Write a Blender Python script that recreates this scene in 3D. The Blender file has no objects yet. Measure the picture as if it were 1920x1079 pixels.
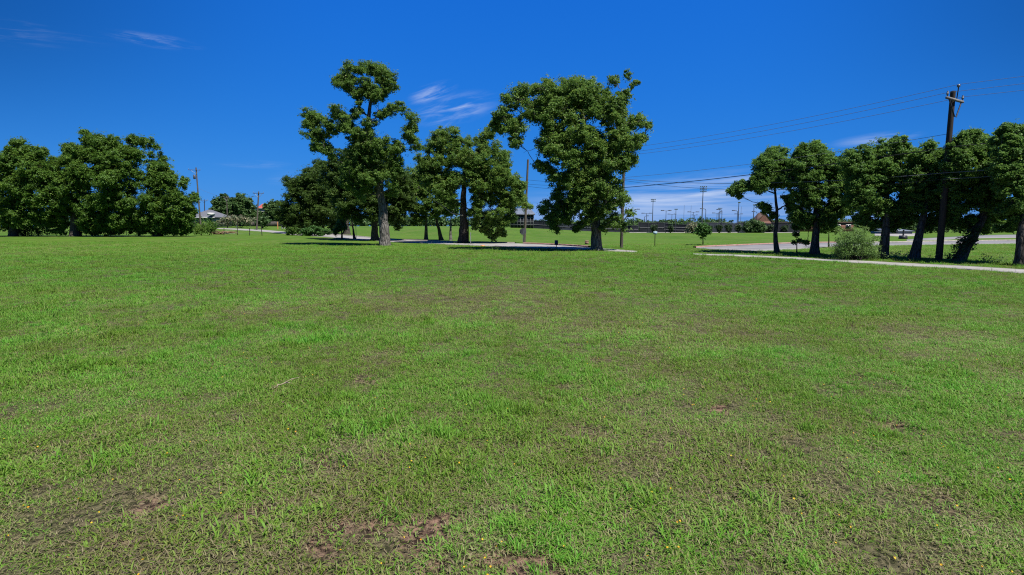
import bpy, math, random
import numpy as np
C = bpy.context.scene.collection
SC = bpy.context.scene
R = math.radians
# ---------------------------------------------------------------- camera, sky, sun
F = 1000.0                      # focal length in pixels of the 1920 wide photograph
EYE = 1.7
PITCH = math.atan(115.0 / F)
cam_d = bpy.data.cameras.new('camera'); cam = bpy.data.objects.new('camera', cam_d); C.objects.link(cam)
cam_d.sensor_width = 36; cam_d.lens = 36 * F / 1920; cam_d.clip_start = 0.05; cam_d.clip_end = 9000
cam.location = (0, 0, EYE); cam.rotation_euler = (R(90) - PITCH, 0, 0)
SC.camera = cam
SUN_EL, SUN_AZ = R(60), R(47)   # SUN_AZ: towards the camera's side, measured from +x
sun_dir = (math.cos(SUN_EL) * math.cos(SUN_AZ), -math.cos(SUN_EL) * math.sin(SUN_AZ), math.sin(SUN_EL))
sd = bpy.data.lights.new('sun', 'SUN'); sd.energy = 4.6; sd.angle = R(0.5); sd.color = (1.0, 0.95, 0.87)
so = bpy.data.objects.new('sun', sd); C.objects.link(so)
from mathutils import Vector
so.rotation_euler = Vector(sun_dir).to_track_quat('Z', 'Y').to_euler()
SC.view_settings.view_transform = 'Standard'; SC.view_settings.look = 'None'
SC.view_settings.exposure = 0.8; SC.view_settings.gamma = 1
SC.cycles.max_bounces = 5; SC.cycles.diffuse_bounces = 3; SC.cycles.transmission_bounces = 3
SC.cycles.glossy_bounces = 2; SC.cycles.transparent_max_bounces = 4
SC.cycles.use_adaptive_sampling = False; SC.cycles.use_denoising = False; SC.cycles.filter_width = 1.15
W = bpy.data.worlds.new('World'); SC.world = W; W.use_nodes = True
def build_world():
    nt = W.node_tree; n = nt.nodes; n.clear(); L = nt.links
    out = n.new('ShaderNodeOutputWorld'); bg = n.new('ShaderNodeBackground'); bg.inputs[1].default_value = 0.09
    sky = n.new('ShaderNodeTexSky'); sky.sky_type = 'NISHITA'; sky.sun_disc = False
    sky.sun_elevation = SUN_EL; sky.sun_rotation = R(90) + SUN_AZ
    sky.air_density = 1.0; sky.dust_density = 0.25; sky.ozone_density = 3.0
    def M(op, a, b=None, c=None):
        m = n.new('ShaderNodeMath'); m.operation = op
        for i, v in enumerate((a, b, c)):
            if v is None: continue
            if isinstance(v, (int, float)): m.inputs[i].default_value = v
            else: L.new(v, m.inputs[i])
        return m.outputs[0]
    # deepen the sky as a polarising summer sky: each channel is scaled and flattened
    ss = n.new('ShaderNodeSeparateColor'); L.new(sky.outputs[0], ss.inputs[0]); hs = n.new('ShaderNodeCombineColor')
    for i, (k_, p_) in enumerate(((0.046, 1.25), (0.622, 0.55), (3.05, 0.24))):
        L.new(M('MULTIPLY', M('POWER', ss.outputs[i], p_), k_), hs.inputs[i])
    tc = n.new('ShaderNodeTexCoord'); sep = n.new('ShaderNodeSeparateXYZ'); L.new(tc.outputs['Generated'], sep.inputs[0])
    yy = M('MAXIMUM', sep.outputs[1], 0.02)
    u = M('DIVIDE', sep.outputs[0], yy); v = M('DIVIDE', sep.outputs[2], yy)
    def comb(x, y):
        c = n.new('ShaderNodeCombineXYZ'); L.new(x, c.inputs[0]); L.new(y, c.inputs[1]); return c.outputs[0]
    def noise(vec, scale, detail, rough, dist=0.0):
        t = n.new('ShaderNodeTexNoise'); t.inputs['Scale'].default_value = scale; t.inputs['Detail'].default_value = detail
        t.inputs['Roughness'].default_value = rough; t.inputs['Distortion'].default_value = dist
        L.new(vec, t.inputs['Vector']); return t.outputs['Fac']
    def ramp(x, lo, hi):
        m = n.new('ShaderNodeMapRange'); m.interpolation_type = 'SMOOTHSTEP'
        m.inputs[1].default_value = lo; m.inputs[2].default_value = hi; L.new(x, m.inputs[0]); return m.outputs[0]
    au = M('ABSOLUTE', M('ADD', u, -0.05))
    vignette = M('SUBTRACT', 1.0, M('MULTIPLY', M('MULTIPLY', ramp(au, 0.30, 1.05), ramp(v, 0.02, 0.42)), 0.40))  # sky darkened towards the upper sides: lens vignette and polariser put into its colour
    vm = n.new('ShaderNodeVectorMath'); vm.operation = 'SCALE'; L.new(hs.outputs[0], vm.inputs[0]); L.new(vignette, vm.inputs['Scale'])
    total = None
    # wisps of cirrus: centre u, v, half sizes, tilt, stretch, strength
    for (cu, cv, ru, rv, ang, sx, sy, lo, hi, amp, sd_) in (
            (-0.105, 0.212, 0.085, 0.030, 0.20, 9, 70, 0.40, 0.70, 0.54, 1.0),
            (-0.145, 0.240, 0.050, 0.018, 0.32, 14, 80, 0.36, 0.70, 0.55, 5.0),
            (-0.125, 0.195, 0.060, 0.040, 0.75, 10, 60, 0.45, 0.80, 0.22, 9.0),
            (-0.645, 0.331, 0.095, 0.014, -0.14, 14, 120, 0.42, 0.72, 0.26, 13.0),
            (-0.900, 0.345, 0.200, 0.030, -0.10, 8, 110, 0.46, 0.78, 0.09, 17.0),
            (-0.820, 0.430, 0.180, 0.030, -0.05, 8, 90, 0.46, 0.78, 0.08, 19.0),
            (0.665, 0.158, 0.090, 0.013, 0.12, 9, 90, 0.34, 0.62, 0.34, 23.0),
            (0.400, 0.072, 0.260, 0.034, 0.09, 5, 75, 0.36, 0.66, 0.48, 29.0),
            (0.300, 0.055, 0.300, 0.034, 0.02, 4, 80, 0.34, 0.66, 0.40, 31.0),
            (0.350, 0.018, 0.600, 0.045, 0.0, 3, 60, 0.25, 0.60, 0.42, 37.0),
            (-0.470, 0.112, 0.090, 0.010, -0.05, 8, 90, 0.42, 0.75, 0.16, 41.0),
            (-0.400, 0.085, 0.060, 0.020, 0.05, 8, 60, 0.42, 0.75, 0.15, 43.0)):
        du = M('SUBTRACT', u, cu); dv = M('SUBTRACT', v, cv)
        ca, sa = math.cos(ang), math.sin(ang)
        p = M('ADD', M('MULTIPLY', du, ca), M('MULTIPLY', dv, sa)); q = M('SUBTRACT', M('MULTIPLY', dv, ca), M('MULTIPLY', du, sa))
        a = M('DIVIDE', p, ru); b = M('DIVIDE', q, rv)
        r = M('SQRT', M('ADD', M('MULTIPLY', a, a), M('MULTIPLY', b, b)))
        fall = M('SUBTRACT', 1.0, ramp(r, 0.15, 1.1))
        ns = noise(comb(M('MULTIPLY_ADD', p, sx, sd_), M('MULTIPLY_ADD', q, sy, sd_ * 0.7)), 1.0, 5, 0.62, 0.5)
        k = M('MULTIPLY', M('MULTIPLY', ramp(ns, lo, hi), fall), amp)
        total = k if total is None else M('ADD', total, k)
    total = M('MULTIPLY', total, ramp(sep.outputs[1], 0.02, 0.2))
    total = M('MINIMUM', total, 0.9)
    mx = n.new('ShaderNodeMix'); mx.data_type = 'RGBA'; L.new(total, mx.inputs[0]); L.new(vm.outputs[0], mx.inputs[6])
    mx.inputs[7].default_value = (3.6, 4.3, 5.8, 1)
    L.new(mx.outputs[2], bg.inputs[0]); L.new(bg.outputs[0], out.inputs[0])
build_world()

# ---------------------------------------------------------------- helpers
def hash2(ix, iy, s):
    h = (ix.astype(np.int64) * 374761393 + iy.astype(np.int64) * 668265263 + s * 974634777) & 0xffffffff
    h = ((h ^ (h >> 13)) * 1274126177) & 0xffffffff
    return ((h ^ (h >> 16)) & 0xffff) / 65535.0
def vnoise(x, y, s=0):
    ix, iy = np.floor(x), np.floor(y); fx, fy = x - ix, y - iy
    fx = fx * fx * (3 - 2 * fx); fy = fy * fy * (3 - 2 * fy)
    a = hash2(ix, iy, s); b = hash2(ix + 1, iy, s); c = hash2(ix, iy + 1, s); d = hash2(ix + 1, iy + 1, s)
    return (a * (1 - fx) + b * fx) * (1 - fy) + (c * (1 - fx) + d * fx) * fy
def fbm(x, y, s=0, o=4):
    t = 0; a = 0.5; n = 0
    for k in range(o):
        t = t + a * vnoise(x * 2 ** k + 17.3 * k, y * 2 ** k - 9.1 * k, s + k); n += a; a *= 0.55
    return t / n
def S(t):
    t = np.clip(t, 0, 1); return t * t * (3 - 2 * t)
def terrain(x, y):
    x = np.asarray(x, float); y = np.asarray(y, float)
    z = 0.45 * S((-x - 12) / 25) * S((y - 38) / 30)
    z = z + 1.25 * S((32 - x) / 34) * S((y - 75) / 75)
    z = z + 0.16 * np.exp(-((x - 8.6) ** 2 / 10 + (y - 31.0) ** 2 / 9))       # the low swell that hides the lane
    z = z + 0.05 * (fbm(x / 7, y / 7, 5, 3) - 0.5) * S((y - 1) / 6) * S((60 - y) / 20)
    return z
def ray(px, py):
    dx = px - 960; dy = 540 - py
    v = np.array([dx, F * math.cos(PITCH) + dy * math.sin(PITCH), -F * math.sin(PITCH) + dy * math.cos(PITCH)])
    return v / v[1]
def P(px, py, d):                 # the point seen at a pixel, at a depth d metres in front
    v = ray(px, py); return np.array([v[0] * d, d, EYE + v[2] * d])
def G(px, py, lift=0.0):          # the point of the ground seen at a pixel
    v = ray(px, py); d = 2.0
    while d < 400:
        if EYE + v[2] * d <= terrain(v[0] * d, d): break
        d += 0.1
    x, y = v[0] * d, d
    return np.array([x, y, float(terrain(x, y)) + lift])
def px2m(d): return d / F

def tag(o, label=None, cat=None, group=None, kind=None):
    if label: o['label'] = label
    if cat: o['category'] = cat
    if group: o['group'] = group
    if kind: o['kind'] = kind
    return o
def thing(name, label, cat, loc=(0, 0, 0), group=None):
    o = bpy.data.objects.new(name, None); o.empty_display_size = 0.2; C.objects.link(o); o.location = loc
    return tag(o, label, cat, group)
class MB:
    """collects shapes and links them as one mesh object"""
    def __init__(self): self.v = []; self.f = []; self.n = 0; self.tone = []
    def add(self, v, f, tone=0.5):
        v = np.asarray(v, float).reshape(-1, 3); f = np.asarray(f, int)
        self.v.append(v); self.f.append(f + self.n); self.n += len(v)
        t = np.full(len(v), tone) if np.isscalar(tone) else np.asarray(tone); self.tone.append(t); return self
    def tube(self, pts, rad, sides=8, cap=True, jit=0.0, rng=None):
        pts = np.asarray(pts, float); m = len(pts); rad = np.broadcast_to(np.asarray(rad, float), (m,))
        t = np.gradient(pts, axis=0); t /= np.linalg.norm(t, axis=1)[:, None] + 1e-9
        ref = np.array([1.0, 0, 0]) if abs(t[0][0]) < 0.8 else np.array([0, 1.0, 0])
        a = np.cross(t, ref); a /= np.linalg.norm(a, axis=1)[:, None] + 1e-9; b = np.cross(t, a)
        an = np.arange(sides) * 2 * math.pi / sides
        rr = rad[:, None] * np.ones(sides)
        if jit and rng is not None: rr = rr * (1 + jit * rng.uniform(-1, 1, rr.shape))
        ring = pts[:, None, :] + rr[..., None] * (np.cos(an)[None, :, None] * a[:, None, :] + np.sin(an)[None, :, None] * b[:, None, :])
        i = np.arange(m - 1)[:, None] * sides; k = np.arange(sides)[None, :]; k2 = (k + 1) % sides
        q = np.stack([i + k, i + sides + k, i + sides + k2, i + k2], -1).reshape(-1, 4)
        self.add(ring.reshape(-1, 3), q)
        if cap:
            n0 = self.n
            self.add(np.vstack([ring[-1], pts[-1:] + t[-1:] * rad[-1] * 0.3]), np.array([[k_, (k_ + 1) % sides, sides, sides] for k_ in range(sides)])[:, :3].repeat(1, 0) if False else
                     np.array([[k_, (k_ + 1) % sides, sides] for k_ in range(sides)]))
            self.add(np.vstack([ring[0], pts[:1] - t[:1] * rad[0] * 0.05]), np.array([[(k_ + 1) % sides, k_, sides] for k_ in range(sides)]))
        return self
    def box(self, c, s, rz=0.0, taper=1.0):
        hx, hy, hz = s[0] / 2, s[1] / 2, s[2] / 2
        v = np.array([[sx * hx * (taper if sz > 0 else 1), sy * hy * (taper if sz > 0 else 1), sz * hz] for sz in (-1, 1) for sy in (-1, 1) for sx in (-1, 1)])
        ca, sa = math.cos(rz), math.sin(rz)
        v = np.stack([v[:, 0] * ca - v[:, 1] * sa, v[:, 0] * sa + v[:, 1] * ca, v[:, 2]], 1) + np.asarray(c, float)
        return self.add(v, [[0, 2, 3, 1], [4, 5, 7, 6], [0, 1, 5, 4], [2, 6, 7, 3], [0, 4, 6, 2], [1, 3, 7, 5]])
    def prism(self, poly, z0, z1):
        """vertical prism over a polygon of (x, y)"""
        n = len(poly); p = np.asarray(poly, float)
        v = np.vstack([np.column_stack([p, np.full(n, z0)]), np.column_stack([p, np.full(n, z1)])])
        self.add(v, [[i, (i + 1) % n, n + (i + 1) % n, n + i] for i in range(n)])
        c = p.mean(0)
        self.add(np.vstack([np.column_stack([p, np.full(n, z1)]), [[c[0], c[1], z1]]]), [[i, (i + 1) % n, n] for i in range(n)])
        return self
    def build(self, name, mat, parent=None, smooth=False, origin=None, world_parent_loc=None):
        V = np.vstack(self.v); T = np.concatenate(self.tone)
        if parent is not None: V = V - np.array(parent.location) if parent.parent is None else V - np.array(parent.location) - np.array(parent.parent.location)
        off = np.zeros(3)
        if origin is not None: off = np.asarray(origin, float); V = V - off
        me = bpy.data.meshes.new(name)
        sizes = np.concatenate([np.full(len(f), f.shape[1]) for f in self.f if len(f)])
        loops = np.concatenate([f.ravel() for f in self.f if len(f)])
        me.vertices.add(len(V)); me.vertices.foreach_set('co', V.astype(np.float32).ravel())
        me.loops.add(len(loops)); me.loops.foreach_set('vertex_index', loops.astype(np.int32))
        me.polygons.add(len(sizes)); st = np.concatenate([[0], np.cumsum(sizes)[:-1]])
        me.polygons.foreach_set('loop_start', st.astype(np.int32)); me.polygons.foreach_set('loop_total', sizes.astype(np.int32))
        if smooth: me.polygons.foreach_set('use_smooth', np.ones(len(sizes), bool))
        at = me.attributes.new('tone', 'FLOAT', 'POINT'); at.data.foreach_set('value', T.astype(np.float32))
        me.update(calc_edges=True)
        if mat: me.materials.append(mat)
        o = bpy.data.objects.new(name, me); C.objects.link(o); o.location = off
        if parent is not None: o.parent = parent
        return o

# ---------------------------------------------------------------- materials
def mat(name):
    m = bpy.data.materials.new(name); m.use_nodes = True; nt = m.node_tree
    for x in list(nt.nodes): nt.nodes.remove(x)
    return m, nt.nodes, nt.links
def simple(name, col, col2=None, rough=0.8, scale=4.0, metal=0.0, bump=0.0, stretch=(1, 1, 1), lo=0.35, hi=0.65, spec=0.3):
    m, n, L = mat(name)
    o = n.new('ShaderNodeOutputMaterial'); b = n.new('ShaderNodeBsdfPrincipled'); L.new(b.outputs[0], o.inputs[0])
    b.inputs['Roughness'].default_value = rough; b.inputs['Metallic'].default_value = metal; b.inputs['Specular IOR Level'].default_value = spec
    tc = n.new('ShaderNodeTexCoord'); mp = n.new('ShaderNodeMapping'); mp.inputs['Scale'].default_value = stretch; L.new(tc.outputs['Object'], mp.inputs[0])
    t = n.new('ShaderNodeTexNoise'); t.inputs['Scale'].default_value = scale; t.inputs['Detail'].default_value = 5; t.inputs['Roughness'].default_value = 0.6
    L.new(mp.outputs[0], t.inputs['Vector'])
    r = n.new('ShaderNodeValToRGB'); r.color_ramp.elements[0].position = lo; r.color_ramp.elements[1].position = hi
    r.color_ramp.elements[0].color = (*col, 1); r.color_ramp.elements[1].color = (*(col2 or col), 1)
    L.new(t.outputs['Fac'], r.inputs[0]); L.new(r.outputs[0], b.inputs['Base Color'])
    if bump:
        bp = n.new('ShaderNodeBump'); bp.inputs['Strength'].default_value = bump; bp.inputs['Distance'].default_value = 0.03
        L.new(t.outputs['Fac'], bp.inputs['Height']); L.new(bp.outputs[0], b.inputs['Normal'])
    return m
def leaf_mat(name, dark, mid, light, trans=0.3, rough=0.5, warm=None):
    m, n, L = mat(name)
    o = n.new('ShaderNodeOutputMaterial'); b = n.new('ShaderNodeBsdfPrincipled'); tr = n.new('ShaderNodeBsdfTranslucent'); mx = n.new('ShaderNodeMixShader')
    a = n.new('ShaderNodeAttribute'); a.attribute_name = 'tone'
    r = n.new('ShaderNodeValToRGB'); e = r.color_ramp.elements
    e[0].position = 0.0; e[0].color = (*dark, 1); e[1].position = 1.0; e[1].color = (*light, 1)
    x = e.new(0.5); x.color = (*mid, 1)
    if warm: e[-1].position = 0.92; w = e.new(1.0); w.color = (*warm, 1)
    L.new(a.outputs['Fac'], r.inputs[0]); L.new(r.outputs[0], b.inputs['Base Color'])
    b.inputs['Roughness'].default_value = rough; b.inputs['Specular IOR Level'].default_value = 0.18
    h = n.new('ShaderNodeHueSaturation'); h.inputs['Value'].default_value = 1.5; h.inputs['Hue'].default_value = 0.485
    L.new(r.outputs[0], h.inputs['Color']); L.new(h.outputs[0], tr.inputs[0])
    mx.inputs[0].default_value = trans; L.new(b.outputs[0], mx.inputs[1]); L.new(tr.outputs[0], mx.inputs[2]); L.new(mx.outputs[0], o.inputs[0])
    return m
def bark_mat(name, dark, light):
    m, n, L = mat(name)
    o = n.new('ShaderNodeOutputMaterial'); b = n.new('ShaderNodeBsdfPrincipled'); L.new(b.outputs[0], o.inputs[0]); b.inputs['Roughness'].default_value = 0.9
    b.inputs['Specular IOR Level'].default_value = 0.15
    tc = n.new('ShaderNodeTexCoord'); mp = n.new('ShaderNodeMapping'); mp.inputs['Scale'].default_value = (9, 9, 1.8); L.new(tc.outputs['Object'], mp.inputs[0])
    v = n.new('ShaderNodeTexVoronoi'); v.feature = 'DISTANCE_TO_EDGE'; v.inputs['Scale'].default_value = 1.0
    ns = n.new('ShaderNodeTexNoise'); ns.inputs['Scale'].default_value = 1.6; ns.inputs['Detail'].default_value = 6
    L.new(mp.outputs[0], ns.inputs['Vector'])
    mv = n.new('ShaderNodeMix'); mv.data_type = 'VECTOR'; mv.inputs[0].default_value = 0.25; L.new(mp.outputs[0], mv.inputs[4]); L.new(ns.outputs['Color'], mv.inputs[5])
    L.new(mv.outputs[1], v.inputs['Vector'])
    ml = n.new('ShaderNodeMath'); ml.operation = 'MULTIPLY'; L.new(v.outputs['Distance'], ml.inputs[0]); ml.inputs[1].default_value = 3.0
    ad = n.new('ShaderNodeMath'); ad.operation = 'ADD'; L.new(ml.outputs[0], ad.inputs[0]); L.new(ns.outputs['Fac'], ad.inputs[1])
    r = n.new('ShaderNodeValToRGB'); r.color_ramp.elements[0].position = 0.45; r.color_ramp.elements[1].position = 1.3
    r.color_ramp.elements[0].color = (*dark, 1); r.color_ramp.elements[1].color = (*light, 1); r.color_ramp.elements[1].position = 1.0
    L.new(ad.outputs[0], r.inputs[0]); L.new(r.outputs[0], b.inputs['Base Color'])
    bp = n.new('ShaderNodeBump'); bp.inputs['Strength'].default_value = 0.9; bp.inputs['Distance'].default_value = 0.05
    L.new(ad.outputs[0], bp.inputs['Height']); L.new(bp.outputs[0], b.inputs['Normal'])
    return m
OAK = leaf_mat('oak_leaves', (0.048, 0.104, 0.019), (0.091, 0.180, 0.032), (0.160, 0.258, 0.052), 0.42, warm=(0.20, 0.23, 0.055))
OAKD = leaf_mat('shaded_oak_leaves', (0.034, 0.070, 0.013), (0.062, 0.118, 0.020), (0.115, 0.175, 0.034), 0.34)  # darker oak variety with the shade of the left crowns put into its colour
OAKR = leaf_mat('row_oak_leaves', (0.053, 0.122, 0.023), (0.099, 0.202, 0.038), (0.165, 0.275, 0.060), 0.45)
ELM = leaf_mat('elm_leaves', (0.038, 0.092, 0.013), (0.072, 0.152, 0.021), (0.132, 0.216, 0.035), 0.38)
FAR = leaf_mat('distant_leaves', (0.035, 0.075, 0.022), (0.055, 0.110, 0.030), (0.090, 0.150, 0.045), 0.2)
YOUNG = leaf_mat('young_tree_leaves', (0.030, 0.090, 0.018), (0.050, 0.130, 0.028), (0.085, 0.170, 0.040), 0.3)
WILLOW = leaf_mat('pale_bush_leaves', (0.066, 0.130, 0.034), (0.122, 0.222, 0.060), (0.200, 0.315, 0.100), 0.4)
BLOOM = leaf_mat('blossoming_shrub_leaves', (0.050, 0.090, 0.035), (0.10, 0.140, 0.060), (0.36, 0.31, 0.22), 0.2)
SHRUB = leaf_mat('shrub_leaves', (0.018, 0.036, 0.014), (0.030, 0.058, 0.020), (0.055, 0.085, 0.030), 0.15)
IVY = leaf_mat('ivy_leaves', (0.016, 0.034, 0.012), (0.028, 0.055, 0.018), (0.050, 0.085, 0.028), 0.15)
BARK = bark_mat('oak_bark', (0.032, 0.029, 0.026), (0.165, 0.155, 0.142))
DBARK = bark_mat('dark_bark', (0.022, 0.019, 0.016), (0.085, 0.075, 0.065))
DEAD = simple('dead_wood', (0.30, 0.27, 0.23), (0.42, 0.39, 0.34), 0.9, 6)
CONC = simple('concrete', (0.195, 0.187, 0.174), (0.325, 0.312, 0.29), 0.9, 0.9, bump=0.1, lo=.3, hi=.7)
ASPH = simple('pale_asphalt', (0.14, 0.138, 0.14), (0.235, 0.23, 0.225), 0.9, 0.35, bump=0.1)
REDK = simple('red_painted_kerb', (0.25, 0.125, 0.10), (0.33, 0.22, 0.19), 0.85, 1.2)
KERB = simple('kerb_concrete', (0.22, 0.20, 0.17), (0.36, 0.33, 0.29), 0.9, 2)
POLE = simple('creosoted_pole_wood', (0.018, 0.015, 0.013), (0.045, 0.037, 0.030), 0.9, 6, stretch=(5, 5, 0.4), bump=0.3)
GPOLE = simple('weathered_pole_wood', (0.055, 0.047, 0.040), (0.12, 0.105, 0.09), 0.9, 6, stretch=(5, 5, 0.4), bump=0.3)
GALV = simple('galvanised_steel', (0.22, 0.23, 0.24), (0.34, 0.35, 0.36), 0.55, 8, metal=0.3)
PORC = simple('grey_porcelain', (0.12, 0.13, 0.145), (0.20, 0.21, 0.225), 0.3, 8)
WIRE = simple('black_cable', (0.012, 0.012, 0.013), (0.02, 0.02, 0.02), 0.6, 8)
WIREG = simple('aluminium_wire', (0.10, 0.11, 0.12), (0.16, 0.17, 0.18), 0.5, 8)
LAMPD = simple('dark_lamp_paint', (0.020, 0.022, 0.028), (0.035, 0.037, 0.045), 0.5, 8)
LAMPG = simple('grey_lamp_paint', (0.055, 0.06, 0.075), (0.09, 0.095, 0.11), 0.5, 8)
SCREEN = simple('dark_windscreen_mesh', (0.009, 0.011, 0.017), (0.019, 0.022, 0.031), 0.9, 0.7)
SCREENG = simple('faded_windscreen_mesh', (0.024, 0.029, 0.042), (0.042, 0.050, 0.068), 0.9, 0.7)
BRICK = simple('red_brick', (0.12, 0.055, 0.042), (0.185, 0.095, 0.072), 0.9, 3)
BROOF = simple('brown_shingle', (0.07, 0.045, 0.038), (0.11, 0.07, 0.055), 0.9, 5)
GROOF = simple('grey_metal_roof', (0.105, 0.125, 0.155), (0.15, 0.175, 0.21), 0.6, 1)
HROOF = simple('grey_shingle', (0.085, 0.09, 0.105), (0.14, 0.145, 0.16), 0.9, 5)
RROOF = simple('red_tile_roof', (0.30, 0.06, 0.045), (0.38, 0.095, 0.07), 0.7, 3)
WHITE = simple('white_paint', (0.42, 0.42, 0.41), (0.55, 0.55, 0.54), 0.7, 3)
CREAM = simple('cream_siding', (0.26, 0.25, 0.21), (0.34, 0.33, 0.28), 0.8, 3)
DARKG = simple('dark_window_glass', (0.012, 0.014, 0.018), (0.02, 0.022, 0.028), 0.15, 3, spec=0.5)
FENCEW = simple('dark_fence_boards', (0.05, 0.045, 0.04), (0.10, 0.09, 0.08), 0.9, 4, stretch=(6, 6, 0.5))
BLUE = simple('blue_marker_paint', (0.03, 0.05, 0.12), (0.045, 0.07, 0.16), 0.5, 4)
YEL = simple('yellow_marker_paint', (0.55, 0.42, 0.04), (0.62, 0.48, 0.06), 0.6, 4)
ORNG = simple('orange_clay', (0.48, 0.20, 0.07), (0.55, 0.26, 0.11), 0.8, 6)
STONE = simple('dark_stone', (0.06, 0.055, 0.05), (0.12, 0.11, 0.10), 0.9, 6, bump=0.3)
PINKB = simple('faded_pink_box', (0.20, 0.12, 0.09), (0.28, 0.18, 0.14), 0.8, 6)
TEAL = simple('pale_blue_sign_plate', (0.26, 0.38, 0.46), (0.32, 0.44, 0.52), 0.5, 6)
TWIG = simple('dry_twig', (0.20, 0.16, 0.11), (0.32, 0.27, 0.20), 0.9, 20)
SIDING = simple('pale_blue_grey_siding', (0.12, 0.155, 0.18), (0.17, 0.21, 0.235), 0.8, 2)

# ---------------------------------------------------------------- ground, lane, roads
# the lane runs diagonally behind the lawn; its centre line and width, in metres
lane_near = [G(px, py)[:2] for px, py in ((1990, 519), (1920, 514.5), (1800, 505.5), (1700, 500.5), (1580, 493), (1460, 485.5), (1370, 481.0), (1300, 478.5))]
lane_far = [G(px, py)[:2] for px, py in ((1990, 510), (1920, 507), (1800, 500), (1700, 495), (1580, 488.6), (1460, 482.5), (1370, 478.6), (1300, 476.8))]
def carry_on(p, dist, start):
    a, b = (p[0], p[1]) if start else (p[-1], p[-2]); d_ = (a - b) / np.linalg.norm(a - b); return ([a + d_ * dist] + p) if start else (p + [a + d_ * dist])
lane_near = carry_on(lane_near, 14, True); lane_far = carry_on(lane_far, 14, True)
road_near = [G(px, py)[:2] for px, py in ((1195, 474.5), (1120, 471), (1030, 467.8), (950, 464.5), (880, 461.3), (800, 457.5), (735, 454.6), (660, 449.5), (600, 444.5), (550, 441.5), (500, 436.0), (440, 431.8), (405, 430.0))]
road_far = [G(px, py)[:2] for px, py in ((1195, 472.4), (1120, 466.5), (1030, 460.5), (950, 457.2), (880, 456.3), (800, 453.2), (735, 450.0), (660, 443.8), (600, 439.5), (550, 436.8), (500, 432.6), (440, 429.6), (405, 428.6))]
drive_near = [G(px, py)[:2] for px, py in ((1305, 466.6), (1345, 469.6), (1415, 472.2), (1480, 469), (1560, 464.8), (1667, 461.2), (1780, 459.6), (1920, 457.8), (2080, 456.5))]
drive_far = [G(px, py)[:2] for px, py in ((1305, 465.6), (1345, 463.4), (1415, 460.2), (1480, 457.8), (1560, 456.2), (1667, 456.0), (1780, 453.8), (1920, 452.0), (2080, 450.5))]
lot_near = [G(px, py)[:2] for px, py in ((1700, 452.5), (1740, 451.5), (1800, 449.2), (1850, 447.6), (1920, 447.0), (2080, 446.5))]
lot_far = [G(px, py)[:2] for px, py in ((1700, 450.5), (1740, 447.5), (1800, 444.4), (1850, 442.0), (1920, 441.0), (2080, 440.5))]
pave_near = [G(px, py)[:2] for px, py in ((1640, 443.2), (1680, 444.0), (1716, 443.5))]
pave_far = [G(px, py)[:2] for px, py in ((1640, 439.0), (1680, 438.2), (1716, 438.0))]
apron_near = [G(px, py)[:2] for px, py in ((940, 457.6), (1000, 459.4), (1050, 461.8), (1096, 464.4))]
apron_far = [G(px, py)[:2] for px, py in ((940, 456.2), (1000, 456.2), (1050, 458.2), (1096, 460.8))]
drive_near = carry_on(drive_near, 60, False); drive_far = carry_on(drive_far, 60, False); lot_near = carry_on(lot_near, 60, False); lot_far = carry_on(lot_far, 60, False)
STRIPS = [(lane_near, lane_far), (road_near, road_far), (drive_near, drive_far), (lot_near, lot_far), (pave_near, pave_far)]
def strip(a, b, lift, name, m, sub=10, across=4, depth=0.12):
    a = np.array(a); b = np.array(b)
    def dense(p):
        t = np.linspace(0, len(p) - 1, (len(p) - 1) * sub + 1); i = np.minimum(t.astype(int), len(p) - 2); f = (t - i)[:, None]
        # Catmull-Rom so the edges curve smoothly
        q = np.vstack([2 * p[0] - p[1], p, 2 * p[-1] - p[-2]]); p0, p1, p2, p3 = q[i], q[i + 1], q[i + 2], q[i + 3]
        return 0.5 * (2 * p1 + (p2 - p0) * f + (2 * p0 - 5 * p1 + 4 * p2 - p3) * f ** 2 + (3 * p1 - p0 - 3 * p2 + p3) * f ** 3)
    A, B = dense(a), dense(b); n = len(A)
    rows = []
    wob = 0.05 * (fbm(A[:, 0] * 1.2, A[:, 1] * 1.2, 77, 3) - 0.5)[:, None] * 2
    A = A + wob
    for k in range(across + 1):
        p = A + (B - A) * k / across
        rows.append(np.column_stack([p, terrain(p[:, 0], p[:, 1]) + lift]))
    low0 = rows[0] - [0, 0, depth]; low1 = rows[-1] - [0, 0, depth]
    rows = [low0] + rows + [low1]
    v = np.concatenate(rows); fs = []
    for k in range(len(rows) - 1):
        for i in range(n - 1): fs.append([k * n + i, k * n + i + 1, (k + 1) * n + i + 1, (k + 1) * n + i])
    o = MB().add(v, fs).build(name, m); return o, A, B
lane, LA, LB = strip(lane_near, lane_far, 0.02, 'path', CONC); tag(lane, 'narrow pale concrete lane running along the front of the oak row', 'path', kind='structure')
road, RA, RB = strip(road_near, road_far, 0.03, 'road', CONC); tag(road, 'pale concrete road passing behind the big oaks', 'road', kind='structure')
drive, DA, DB = strip(drive_near, drive_far, 0.03, 'side_road', ASPH); tag(drive, 'grey asphalt side road behind the oak row', 'road', kind='structure')
lot, TA, TB = strip(lot_near, lot_far, 0.03, 'parking_lot', ASPH); tag(lot, 'grey asphalt parking area beyond the grass island', 'parking lot', kind='structure')
pave, _a, _b = strip(pave_near, pave_far, 0.03, 'pavement', CONC); tag(pave, 'pale concrete apron in front of the blue grey shed', 'pavement', kind='structure')
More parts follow.
